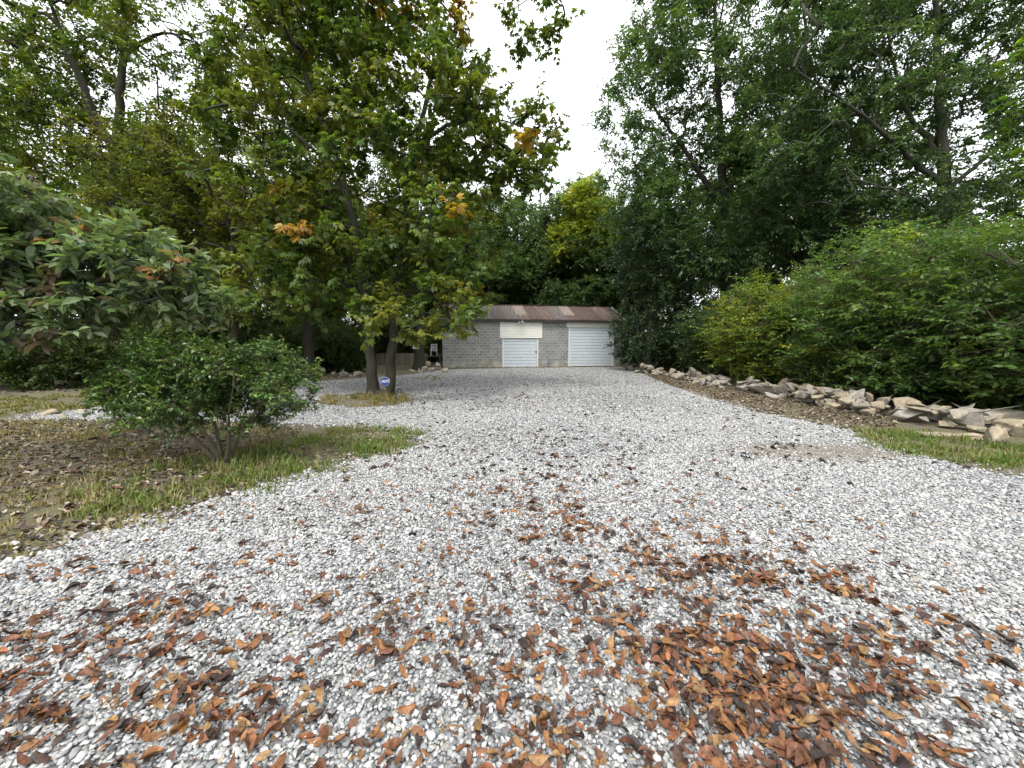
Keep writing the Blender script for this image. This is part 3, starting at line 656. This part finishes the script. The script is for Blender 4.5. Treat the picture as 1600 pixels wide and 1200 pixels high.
TAN = simple('tan_fibreglass', (.16, .125, .095), .6, .25, 4)
RUN, RISE = DEP / 2 + .32, (DEP / 2 + .32) * .45
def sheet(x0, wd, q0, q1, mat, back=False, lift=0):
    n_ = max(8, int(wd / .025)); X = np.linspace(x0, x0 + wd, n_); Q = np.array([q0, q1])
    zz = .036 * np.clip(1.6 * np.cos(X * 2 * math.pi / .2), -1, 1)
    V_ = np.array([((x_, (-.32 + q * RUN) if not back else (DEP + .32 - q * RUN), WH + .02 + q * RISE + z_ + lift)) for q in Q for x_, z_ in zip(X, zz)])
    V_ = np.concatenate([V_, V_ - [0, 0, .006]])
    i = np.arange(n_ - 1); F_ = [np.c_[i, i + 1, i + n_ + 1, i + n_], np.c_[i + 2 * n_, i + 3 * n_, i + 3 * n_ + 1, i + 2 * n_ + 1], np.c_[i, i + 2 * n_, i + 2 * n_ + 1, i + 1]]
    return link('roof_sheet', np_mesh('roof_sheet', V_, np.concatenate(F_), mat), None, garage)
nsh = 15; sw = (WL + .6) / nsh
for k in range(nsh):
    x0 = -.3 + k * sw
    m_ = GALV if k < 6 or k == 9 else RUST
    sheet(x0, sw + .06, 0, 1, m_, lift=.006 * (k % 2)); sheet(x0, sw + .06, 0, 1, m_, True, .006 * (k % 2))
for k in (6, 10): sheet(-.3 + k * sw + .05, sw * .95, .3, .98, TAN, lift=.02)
rc = box('ridge_cap', (-.32, WL + .32, DEP / 2 - .14, DEP / 2 + .14, WH + RISE + .045, WH + RISE + .06), GALV, garage)
box('fascia', (-.28, WL + .28, -.3, -.26, WH - .13, WH - .01), DARKW, garage); box('soffit', (-.28, WL + .28, -.259, -.012, WH - .04, WH - .01), DARKW, garage)
for xx in (-.33, WL + .29):
    bm = bmesh.new(); sl_ = math.atan2(RISE, RUN)
    for sgn in (0, 1):
        Mx = Matrix.Translation((xx, -.33 if not sgn else DEP + .33, WH - .08)) @ Matrix.Rotation(sl_ if not sgn else -sl_, 4, 'X')
        Lr = math.hypot(RUN, RISE); box_bm(bm, 0, .035, 0 if not sgn else -Lr, Lr if not sgn else 0, 0, .13, Mx)
    link('rake_trim', bm_mesh('rake_trim', bm, WHITE), None, garage)
# doors
def door(d, nstrip, name, sill):
    dr = box(name, (d[0], d[1], .07, .11, .02, d[2]), DOORGAP, garage)
    hgt = (d[2] - .03) / nstrip
    for k in range(nstrip):
        bm = bmesh.new(); vs = box_bm(bm, d[0] + .07, d[1] - .07, .03, .072, .03 + k * hgt + .012, .03 + (k + 1) * hgt - .012)
        link('panel', bm_mesh('panel', bm, DOORW, .007), None, dr)
    box('jamb', (d[0] - .05, d[0] + .06, -.015, .069, 0, d[2] + .0), WHITE, dr); box('jamb', (d[1] - .06, d[1] + .05, -.015, .069, 0, d[2] + .0), WHITE, dr)
    box('bottom_seal', (d[0] + .06, d[1] - .06, .03, .069, .0, .03), WHITE if sill else DARKW, dr)
    return dr
dA = door(d1, 9, 'small_door', True); dB = door(d2, 13, 'roll_up_door', False)
box('handle', (sum(d1[:2]) / 2 - .05, sum(d1[:2]) / 2 + .05, .015, .045, .68, .74), GREYM, dA, .008); box('latch', (d1[1] - .16, d1[1] - .06, .0, .044, 1.05, 1.2), DARKW, dA, .01)
# cream siding above the small door, header above the other
s0, z1 = wallpt(781, 528); s1, z2 = wallpt(847, 503.5)
sd = box('siding_panel', (s0, s1, -.03, -.012, z1, z2), CREAM, garage); nb = 10; bh = (z2 - z1) / nb
for k in range(nb):
    bm = bmesh.new(); vs = box_bm(bm, s0 + .02, s1 - .02, -.046, -.031, z1 + k * bh + .004, z1 + (k + 1) * bh)
    for v_ in vs:
        if v_.co.y < -.04 and v_.co.z < z1 + (k + .5) * bh: v_.co.y -= .03
    link('clapboard', bm_mesh('clapboard', bm, CREAM), None, sd)
for a_, e_ in ((s0, s0 + .045), (s1 - .045, s1)): box('corner_trim', (a_, e_, -.07, -.031, z1 - .01, z2), CREAM, sd)
h0, hz0 = wallpt(885, 511); h1, hz1 = wallpt(963, 504.5)
hd = box('door_header', (h0, h1, -.05, -.012, d2[2] - .01, hz1), CREAM, garage, .006)
lx, lz = wallpt(812, 502.5)
fl = box('floodlight', (lx - .06, lx + .06, -.36, -.301, lz - .06, lz + .04), DARKW, garage, .01)
for s_ in (-1, 1):
    V_, F_ = tubes([(np.array([(lx + s_ * .08, -.38, lz - .0), (lx + s_ * .11, -.46, lz - .03), (lx + s_ * .14, -.54, lz - .06)]), np.array([.03, .06, .085]))], 12)
    hd_ = link('lamp_head', np_mesh('lamp_head', V_, F_, WHITE, smooth=True), None, fl)

# ------------------------------------------------------------------ signs
BLUE = simple('sign_blue', (.018, .045, .2), .4, .08, 5); SWHITE = simple('sign_white', (.8, .8, .8), .4, .03, 5)
def yard_sign(loc, rz, R, h, label):
    e = empty('security_sign', loc, label, 'sign', 'security yard signs', rz)
    V_, F_ = tubes([(np.array([(0, .012, -.05), (.01, .012, h * .5), (0, .012, h)]), np.array([.008, .008, .008]))], 6)
    link('stake', np_mesh('stake', V_, F_, GREYM), None, e)
    def octo(r_, y0, y1, mat, nm):
        bm = bmesh.new(); fr = [bm.verts.new((math.cos(math.pi / 8 + k * math.pi / 4) * r_, y0, h + math.sin(math.pi / 8 + k * math.pi / 4) * r_)) for k in range(8)]
        bk_ = [bm.verts.new((v_.co.x, y1, v_.co.z)) for v_ in fr]
        bm.faces.new(fr); bm.faces.new(bk_[::-1])
        for k in range(8): bm.faces.new((fr[k], fr[(k + 1) % 8], bk_[(k + 1) % 8], bk_[k]))
        return link(nm, bm_mesh(nm, bm, mat), None, e)
    octo(R, -.004, .004, SWHITE, 'border'); face = octo(R * .96, -.008, -.0045, BLUE, 'plate')
    cu = bpy.data.curves.new('lettering', 'FONT'); cu.body = 'ADT'; cu.size = R * .78; cu.shear = .35; cu.align_x = 'CENTER'; cu.align_y = 'CENTER'; cu.offset = R * .008; cu.extrude = .0008
    tx = bpy.data.objects.new('tmp', cu); COL.objects.link(tx); dg = bpy.context.evaluated_depsgraph_get()
    me_ = bpy.data.meshes.new_from_object(tx.evaluated_get(dg)); bpy.data.objects.remove(tx); me_.materials.clear(); me_.materials.append(SWHITE)
    lt = link('lettering', me_, None, e); lt.rotation_euler = (math.pi / 2, 0, 0); lt.location = (0, -.0095, h)
    return e
g = gp(602.5, 621)
yard_sign(g, .0, .145, .5, 'blue octagonal yard sign on a stake at the twin trunked tree')
g = A + ux * wallpt(855.5, 565)[0] - uy * .25; g.z = 0
yard_sign(g, TH, .15, .36, 'small blue octagonal yard sign against the garage wall')
g = gp(655, 578)
pc_ = at(650, 541.5, g.y - .40)
pk = empty('white_placard', pc_, 'small white placard fixed to the trunk beside the garage', 'sign')
box('board', (-.2, .2, 0, .015, -.14, .14), SWHITE, pk, .004); box('blue_band', (.05, .18, -.003, -.0005, .0, .11), simple('placard_blue', (.25, .33, .55), .5, .1), pk); box('grey_band', (-.17, .02, -.003, -.0005, .03, .07), simple('placard_grey', (.4, .4, .42), .5, .1), pk)
box('fixing', (-.03, .03, .015, .2, -.03, .03), GREYM, pk)

# ------------------------------------------------------------------ fence, rack and chair beside the garage
PLANK, t, b, o = mat_new('weathered_board'); oi = N(t, 'ShaderNodeObjectInfo'); f = noise(t, 7, 6, stretch=(3, 3, .3))
t.links.new(mixc(t, 1.0, ramp(t, oi.outputs['Random'], [(0, (.17, .145, .115)), (1, (.27, .24, .2))]), ramp(t, f, [(.3, (.55, .55, .55)), (.7, (1.1, 1.1, 1.1))]), 'MULTIPLY'), b.inputs['Base Color']); b.inputs['Roughness'].default_value = .9
fp = at(588, 556, 31.5); fence = empty('board_fence', (fp.x, 31.5, 0), 'low weathered board fence left of the garage', 'fence')
for k in range(27):
    hgt = .98 + random.uniform(-.03, .03)
    bo = box('board', (k * .155, k * .155 + .145, -.012, .012, .03, hgt), PLANK, fence, .004)
for zz in (.25, .75): box('rail', (0, 4.2, .013, .05, zz, zz + .09), PLANK, fence)
for k in range(3): box('post', (k * 2.05, k * 2.05 + .09, .051, .14, 0, .95), PLANK, fence)
g = gp(664, 577); g.y = 28.2; g.x = (664 - 800) / FPX * 28.2
rack = empty('wooden_rack', (g.x, g.y, 0), 'grey timber rack standing against the garage end', 'rack')
for xx in (0, 1.05):
    for yy in (0, .55): box('post', (xx, xx + .08, yy, yy + .08, 0, 1.0 if yy else .9), PLANK, rack)
for zz in (.3, .82):
    for k in range(3): box('shelf_board', (-.1, 1.25, -.03 + k * .23, .17 + k * .23, zz, zz + .035), PLANK, rack)
PLAST = simple('white_plastic', (.6, .6, .58), .4, .05, 4)
ch = empty('plastic_chair', (g.x + .62, g.y + .3, .855), 'white slatted plastic chair set on the timber rack', 'chair', rz=.15)
box('seat', (-.25, .25, -.22, .24, .36, .395), PLAST, ch, .01)
for xx in (-.23, .19):
    box('leg', (xx, xx + .04, -.21, -.17, 0, .36), PLAST, ch); box('leg', (xx, xx + .04, .19, .23, 0, .36), PLAST, ch)
    box('armrest', (xx, xx + .045, -.2, .2, .56, .585), PLAST, ch)
    box('back_post', (xx, xx + .04, .2, .235, .395, .8), PLAST, ch); box('arm_post', (xx, xx + .035, -.2, -.165, .395, .56), PLAST, ch)
for k in range(5): box('slat', (-.17 + k * .075, -.13 + k * .075, .21, .228, .42, .77), PLAST, ch)
box('top_rail', (-.23, .23, .2, .237, .8, .86), PLAST, ch, .01)

# ------------------------------------------------------------------ rocks
def rock_mesh(seed, flat):
    rng = np.random.default_rng(seed); bm = bmesh.new()
    P = rng.uniform(-1, 1, (11, 3)); P = P / np.maximum(np.abs(P).max(1, keepdims=True), .01) * rng.uniform(.75, 1, (11, 1)); P[:, 2] *= flat; P[:, 1] *= .75
    for p in P: bm.verts.new(p * .5)
    r_ = bmesh.ops.convex_hull(bm, input=bm.verts)
    bmesh.ops.delete(bm, geom=[v_ for v_ in bm.verts if not v_.link_faces], context='VERTS')
    bmesh.ops.bevel(bm, geom=list(bm.edges), offset=.035, segments=1, affect='EDGES')
    return bm_mesh('rock', bm, ROCK)
RM = [rock_mesh(100 + k, (.45, .6, .75, .35)[k % 4]) for k in range(14)]
HM = {}; CAPH = {0: .95, 1: 1.15}
def put_rock(x, y, s_, label, group, tilt=.25, name='rock', m=None):
    k = m if m is not None else random.randrange(14); fl = (.45, .6, .75, .35)[k % 4]
    R = s_ * .36; cells = [(i, j) for i in range(int((x - R) / .1), int((x + R) / .1) + 1) for j in range(int((y - R) / .1), int((y + R) / .1) + 1)]
    hs_ = sorted(HM.get(c_, 0) for c_ in cells); h = min(hs_[int(len(hs_) * .55)], .24 * CAPH.get(int(y > 9.5), 1))
    hh = s_ * fl * .5
    r_ = link(name, RM[k]); r_.location = (x, y, h + hh * .72); r_.rotation_euler = (random.gauss(0, tilt), random.gauss(0, tilt), random.uniform(0, 6.28)); r_.scale = (s_, s_, s_)
    for c_ in cells: HM[c_] = max(HM.get(c_, 0), h + hh * 1.25)
    if label is None:
        label = '%s %s sandstone rock in the row along the gravel' % ('small' if s_ < .28 else 'large' if s_ > .42 else 'middling', ('slab like', 'wedge shaped', 'blocky', 'thin flat')[k % 4]); group = label[:label.index(' sandstone')] + ' row rocks'
    return tag(r_, label, 'rock', group)
ln = [(Vector(gp(1005, 582)).xy, Vector(gp(1040, 590)).xy)]
row_px = [(1005, 583), (1060, 590), (1120, 603), (1200, 616), (1290, 634), (1380, 650), (1470, 664), (1590, 682)]
row_w = [Vector(gp(*p)) for p in row_px]
TANL = 'angular tan sandstone rock in the row along the gravel'
cnt_r = 0
for i in range(len(row_w) - 1):
    a_, e_ = row_w[i], row_w[i + 1]; L_ = (e_ - a_).length; k = int(L_ * (18 if a_.y < 15 else 11))
    for j in range(k):
        p = a_.lerp(e_, random.random()); off = random.uniform(-.4, .6); sz = random.choice((.2, .25, .29, .33, .38, .44, .58)) * (1 if a_.y < 15 else 1.15)
        put_rock(p.x + off, p.y, sz, None, 'rocks along the gravel'); cnt_r += 1
for k in range(34):                                     # small ones fallen forward
    i = random.randrange(1, len(row_w) - 1); p = row_w[i].lerp(row_w[i + 1], random.random())
    put_rock(p.x - abs(random.gauss(0, .3)), p.y - random.random() * .3, random.uniform(.1, .2), 'small tan stone fallen from the row onto the dead leaves', 'small fallen stones')
def slab(px, py, L_, D_, H_, rz, label, z=0, tilt=0):
    g_ = gp(px, py); bm = bmesh.new(); box_bm(bm, -L_ / 2, L_ / 2, -D_ / 2, D_ / 2, 0, H_)
    bmesh.ops.subdivide_edges(bm, edges=bm.edges, cuts=2, use_grid_fill=True)
    for v_ in bm.verts: v_.co += Vector((random.gauss(0, .018), random.gauss(0, .018), random.gauss(0, .012) if v_.co.z > .01 else 0))
    o_ = link('stone_slab', bm_mesh('stone_slab', bm, ROCK, 0)); o_.location = (g_.x, g_.y, z); o_.rotation_euler = (tilt, 0, rz)
    return tag(o_, label, 'stone')
slab(1558, 668, .95, .4, .2, .05, 'long flat topped sandstone slab at the end of the row', z=.12)
slab(1485, 684, .9, .24, .07, -.12, 'pale kerb like stone lying flat in front of the rocks')
put_rock(*gp(1548, 693).xy, .5, 'rounded grey boulder standing in the grass by the slab', None, .1, m=2)
put_rock(*gp(1238, 606).xy, .8, 'largest flat tan rock on top of the row', None, .2, m=1)
for k in range(26):                                     # rubble heap behind the twin tree
    px = random.gauss(672, 14); py = random.uniform(577, 582)
    p = gp(px, py); put_rock(p.x, p.y, random.uniform(.25, .55), 'tan stone in the rubble heap by the board fence', 'rubble heap stones')
for k in range(16):
    p = gp(random.uniform(495, 570), random.uniform(585, 589)); put_rock(p.x, p.y, random.uniform(.25, .6), 'stone in the low line at the far gravel edge', 'far edge stones')
for px, py, s_ in ((75, 648, .55), (100, 652, .3), (130, 645, .4), (60, 655, .25)):
    p = gp(px, py); put_rock(p.x, p.y, s_, 'pale flat rock lying on the lawn beside the gravel spur', 'lawn rocks', .1, m=3)

# ------------------------------------------------------------------ sticks
def stick(pts, r_, label):
    P = [np.array(gp(px, py, z_)) for px, py, z_ in pts]; P = np.array(P); n_ = len(P)
    Vs_, Fs_ = tubes([(P - P[0], np.linspace(r_, r_ * .35, n_))], 6)
    o_ = link('fallen_branch', np_mesh('fallen_branch', Vs_, Fs_, BARK_GREY, smooth=True)); o_.location = P[0]; tag(o_, label, 'branch')
stick([(245, 683, .02), (222, 667, .1), (205, 667, .07), (160, 672, .02)], .03, 'crooked dead branch lying on the leaf litter left of the shrub')
stick([(110, 674, .02), (70, 672, .05), (35, 664, .03)], .02, 'thin dead branch lying near the lawn rocks')
stick([(640, 617, .015), (665, 622, .02), (690, 621, .015)], .015, 'thin twig on the gravel beside the twin tree')
stick([(760, 634, .015), (775, 636, .02), (792, 635, .015)], .015, 'lone twig on the open gravel before the garage')

# ------------------------------------------------------------------ grass
def blades(name, label, polys, dens, hgt, pal, seed, wd=.006):
    rng = np.random.default_rng(seed); C_ = np.concatenate([scatter(p, dens / 26, rng) for p in polys]); th = rng.lognormal(0, .45, len(C_)); mk = np.sin(C_[:, 0] * 3.1 + 2 * np.sin(C_[:, 1] * 2.3)) + np.sin(C_[:, 1] * 4.1 + C_[:, 0] * 1.7) + rng.normal(0, .7, len(C_)); C_ = C_[mk > -.35]; th = th[mk > -.35]; C_ = C_ + rng.normal(0, .1, C_.shape); kk = rng.integers(4, 40, len(C_)); ti = np.repeat(np.arange(len(C_)), kk)
    P = C_[ti] + rng.normal(0, 1, (len(ti), 2)) * (.035 + .05 * rng.random(len(C_)))[ti][:, None]; th = np.clip(th, .4, 1.9)[ti]; tc_ = rng.random(len(C_))[ti]
    n_ = len(P); h = hgt * th * rng.lognormal(0, .3, n_); a = rng.random(n_) * 6.28; lean = rng.uniform(.1, .9, n_) * h
    D = np.c_[np.cos(a), np.sin(a)]; S = np.c_[-D[:, 1], D[:, 0]] * wd
    z0 = np.zeros(n_)
    b0 = np.c_[P - S, z0]; b1 = np.c_[P + S, z0]; m0 = np.c_[P - S * .8 + D * lean[:, None] * .35, h * .62]; m1 = np.c_[P + S * .8 + D * lean[:, None] * .35, h * .62]; tp = np.c_[P + D * lean[:, None], h * .95]
    V_ = np.stack([b0, b1, m1, m0, tp, tp], 1).reshape(-1, 3); i = np.arange(n_)[:, None] * 6
    F_ = np.concatenate([i + [0, 1, 2, 3], i + [3, 2, 4, 5]])
    pa = np.array(pal); c_ = pa[np.minimum((tc_ * .75 + rng.random(n_) * .25) * len(pa), len(pa) - .01).astype(int)] * rng.lognormal(0, .22, (n_, 1))
    tag(link(name, np_mesh(name, V_, F_, GRASS, np.repeat(c_, 6, 0))), label, 'grass', kind='stuff')
G1 = world_poly([(130, 775), (230, 735), (420, 700), (520, 668), (650, 670), (672, 692), (600, 715), (480, 752), (330, 795), (150, 815)])
G3 = world_poly([(1335, 674), (1420, 672), (1520, 690), (1640, 700), (1640, 756), (1480, 724), (1370, 700)])
G4 = world_poly([(-60, 655), (-60, 622), (180, 614), (165, 640), (60, 650)]); G5 = world_poly([(648, 592), (660, 587), (692, 590), (680, 596)])
L1 = world_poly([(-40, 905), (-60, 660), (60, 657), (300, 658), (480, 668), (420, 705), (330, 800), (130, 845)])
GREEN = [(.09, .15, .03), (.12, .165, .035), (.15, .16, .05), (.2, .18, .08)]; STRAW = [(.3, .24, .12), (.24, .2, .1), (.2, .17, .07), (.14, .15, .04)]
blades('grass', 'tufty green and straw grass round the evergreen shrub', [G1], 2600, .06, GREEN, 71)
blades('grass', 'strip of grass in front of the rocks', [G3], 3000, .06, GREEN, 72)
blades('grass', 'thin mossy grass of the lawn before the woods', [G4], 700, .05, [(.13, .15, .04), (.18, .17, .06), (.2, .18, .07)], 73, .012)
blades('grass', 'dry grass in the soil patch of the twin trunked tree', [ISL], 900, .09, [(.15, .15, .04), (.2, .17, .06), (.26, .2, .09)], 74, .008)
blades('grass', 'small grass patch in the gravel by the garage', [G5], 300, .06, STRAW[1:], 75, .012)
blades('grass', 'straw and sparse grass among the dead leaves on the left', [L1], 900, .045, STRAW, 76)

# ------------------------------------------------------------------ fallen leaves
def dry_leaf_verts(rng):
    u = np.linspace(0, 1, 6); hw = np.array([.025, .15, .215, .2, .12, .01]) * rng.uniform(.65, 1.2)
    bend, cup, tw_ = rng.normal(0, .9), rng.normal(.5, .5), rng.normal(0, .7)
    V_ = []; ragged = rng.random() < .18; skew = rng.normal(0, .05)
    for a_, h_ in zip(u, hw):
        for s_ in (-1, 0, 1):
            y_ = s_ * h_ * (rng.uniform(.6, 1.2) if ragged else rng.uniform(.94, 1.06)) + skew * math.sin(a_ * 3.14); z_ = cup * h_ * abs(s_) + bend * (a_ - .5) ** 2 * .6 + tw_ * (a_ - .5) * y_ + rng.normal(0, .018)
            V_.append((a_ - .5, y_, z_))
    V_ = np.array(V_); V_[:, 2] -= np.percentile(V_[:, 2], 15); return V_
LF = np.array([(i * 3 + j, i * 3 + j + 1, i * 3 + j + 4, i * 3 + j + 3) for i in range(5) for j in range(2)])
rng = np.random.default_rng(81)
LV = [dry_leaf_verts(rng) for _ in range(28)]
BROWN = np.array([(.17, .073, .027), (.135, .054, .024), (.185, .088, .034), (.1, .042, .023), (.04, .024, .019), (.026, .018, .016), (.06, .032, .021), (.21, .12, .05), (.125, .05, .026)])
LITTER = np.array([(.22, .18, .13), (.14, .11, .08), (.075, .056, .046), (.3, .25, .18), (.17, .125, .085)])
def drifts(rng):
    spots = [(1200, 1040, 130, 55, 420), (1060, 1000, 120, 50, 150), (1010, 1120, 160, 60, 120), (1200, 1150, 170, 50, 220), (850, 960, 90, 50, 90), (880, 770, 60, 14, 130), (900, 830, 60, 18, 130), (1100, 890, 80, 22, 150), (1240, 910, 70, 16, 90), (1000, 860, 80, 30, 80),
             (1400, 1080, 140, 70, 130), (700, 1080, 110, 70, 70), (330, 1080, 90, 35, 90), (120, 1010, 110, 35, 120), (60, 1090, 90, 45, 110), (280, 970, 70, 18, 60), (500, 1160, 150, 40, 70), (150, 1170, 130, 30, 110), (560, 960, 60, 25, 60), (1520, 1010, 60, 20, 30),
             (750, 850, 160, 60, 90), (200, 900, 150, 35, 130), (480, 850, 160, 40, 110), (1100, 720, 300, 60, 260), (800, 665, 250, 40, 420), (820, 612, 170, 14, 700), (900, 700, 350, 60, 500), (700, 760, 200, 60, 130), (1350, 820, 160, 60, 90), (950, 900, 200, 60, 130), (1000, 1000, 420, 170, 100), (500, 1000, 400, 170, 110)]
    out = []
    for px, py, sx, sy, n_ in spots:
        n_ = int(n_ * 1.25); m_ = max(2, n_ // 8); ci = rng.integers(0, m_, n_); sp = np.where(rng.random(n_) < .35, .9, rng.uniform(.08, .4, m_)[ci])
        X, Yp = rng.normal(px, sx, m_)[ci] + rng.normal(0, 1, n_) * sx * sp, rng.normal(py, sy, m_)[ci] + rng.normal(0, 1, n_) * sy * sp
        for x_, y_ in zip(X, Yp):
            if 590 < y_ < 1330 and -100 < x_ < 1700: out.append(tuple(gp(x_, y_))[:2])
    return np.array(out)
DP = drifts(rng); DP = DP[inside(DP, DRIVE)]
n = len(DP); dist = np.hypot(DP[:, 0], DP[:, 1])
LS = rng.lognormal(math.log(.068), .3, n) * np.where(DP[:, 1] > 4.5, 1.3, .93); LS = np.minimum(LS, np.where(DP[:, 1] > 4.5, .11, .088)); CI = np.where(DP[:, 1] > 4.5, rng.integers(3, 7, n), rng.integers(0, len(BROWN), n)); RZ = rng.random(n) * 6.28; TX = rng.normal(0, .28, n); TY = rng.normal(0, .22, n)
# piles are higher where leaves crowd
from mathutils import kdtree
kd = kdtree.KDTree(n)
for i, p in enumerate(DP): kd.insert((p[0], p[1], 0), i)
kd.balance()
ZL = np.array([.014 + min(.035, .0035 * len(kd.find_range((p[0], p[1], 0), .1))) * rng.random() for p in DP])
pr = ray(0, 0)
dep = DP[:, 1] * CP + CAM_H * SP; uu = 800 + FPX * DP[:, 0] / dep; vv = 600 + FPX * (CAM_H * CP - DP[:, 1] * SP) / dep
shown = (uu > 5) & (uu < 1595) & (vv < 1195) & (vv > 0)
score = np.where(shown, LS / dep, 0); big = np.argsort(-score)[:300]; bigset = set(big.tolist())
KIND = ['rust brown', 'dull red brown', 'tan brown', 'chestnut brown', 'dark brown', 'blackish brown', 'umber', 'pale ochre', 'reddish brown']
meshes = {}
for i in big:
    k, c_ = int(i) % 28, int(CI[i])
    if (k, c_) not in meshes: meshes[k, c_] = np_mesh('fallen_leaf', LV[k], LF, DRY, np.repeat(BROWN[c_:c_ + 1], len(LV[k]), 0) * rng.lognormal(0, .3, (len(LV[k]), 1)), smooth=True)
    o_ = link('fallen_leaf', meshes[k, c_]); o_.location = (DP[i, 0], DP[i, 1], ZL[i]); o_.rotation_euler = (TX[i], TY[i], RZ[i]); o_.scale = (LS[i],) * 3
    tag(o_, KIND[c_] + ' curled dead leaf lying on the gravel', 'leaf', KIND[c_] + ' fallen leaves')
def litter_mesh(P, S, Z, cols, rng, rx, ry, rz):
    Vs_ = []
    for i in range(len(P)):
        v_ = LV[i % 28] * S[i]; cz, sz_ = math.cos(rz[i]), math.sin(rz[i])
        v_ = v_ + np.c_[np.zeros(18), np.zeros(18), v_[:, 1] * rx[i] - v_[:, 0] * ry[i]]
        Vs_.append(np.c_[v_[:, 0] * cz - v_[:, 1] * sz_ + P[i, 0], v_[:, 0] * sz_ + v_[:, 1] * cz + P[i, 1], v_[:, 2] + Z[i]])
    F_ = (np.arange(len(P))[:, None, None] * 18 + LF[None]).reshape(-1, 4)
    return np_mesh('leaf_litter', np.concatenate(Vs_), F_, DRY, np.repeat(cols, 18, 0), smooth=True)
rest = np.array([i for i in range(n) if i not in bigset])
tag(link('leaf_litter', litter_mesh(DP[rest], LS[rest], ZL[rest], BROWN[CI[rest]] * rng.lognormal(0, .2, (len(rest), 1)), rng, TX[rest], TY[rest], RZ[rest])), 'scattered brown dead leaves over the gravel', 'leaves', kind='stuff')
def litter(polys, dens, label, size=.07):
    P = np.concatenate([scatter(p, dens, rng) for p in polys]); k = len(P)
    c_ = np.concatenate([LITTER, LITTER, BROWN[3:6]])[rng.integers(0, 13, k)] * rng.lognormal(0, .25, (k, 1))
    tag(link('leaf_litter', litter_mesh(P, rng.lognormal(math.log(size), .3, k), .005 + rng.random(k) * .02, c_, rng, rng.normal(0, .3, k), rng.normal(0, .3, k), rng.random(k) * 6.28)), label, 'leaves', kind='stuff')
litter([L1], 190, 'matted old leaves under the magnolia and shrub')
L2 = np.array([tuple(gp(*p))[:2] for p in edge_right[:6]] + [(p.x + .5, p.y) for p in reversed(row_w[:6])])
litter([G1], 130, 'dead leaves caught in the grass of the shrub island', .055)
litter([np.array([(8.9, 5), (18, 5), (18, 26), (9.2, 26)])], 40, 'dark old leaves under the arching shrubs', .09)
litter([L2], 260, 'dead leaves between the gravel and the rocks', .06)
litter([np.array([(-18, 11), (-8, 19), (-9, 26), (-20, 18)])], 14, 'old leaves at the foot of the woods', .1)

wb0 = [A - uy * .05, A + ux * WL - uy * .05, A + ux * WL - uy * .5, A - uy * .45]
litter([np.array([(p.x, p.y) for p in wb0])], 70, 'dead leaves blown against the foot of the garage wall', .08)
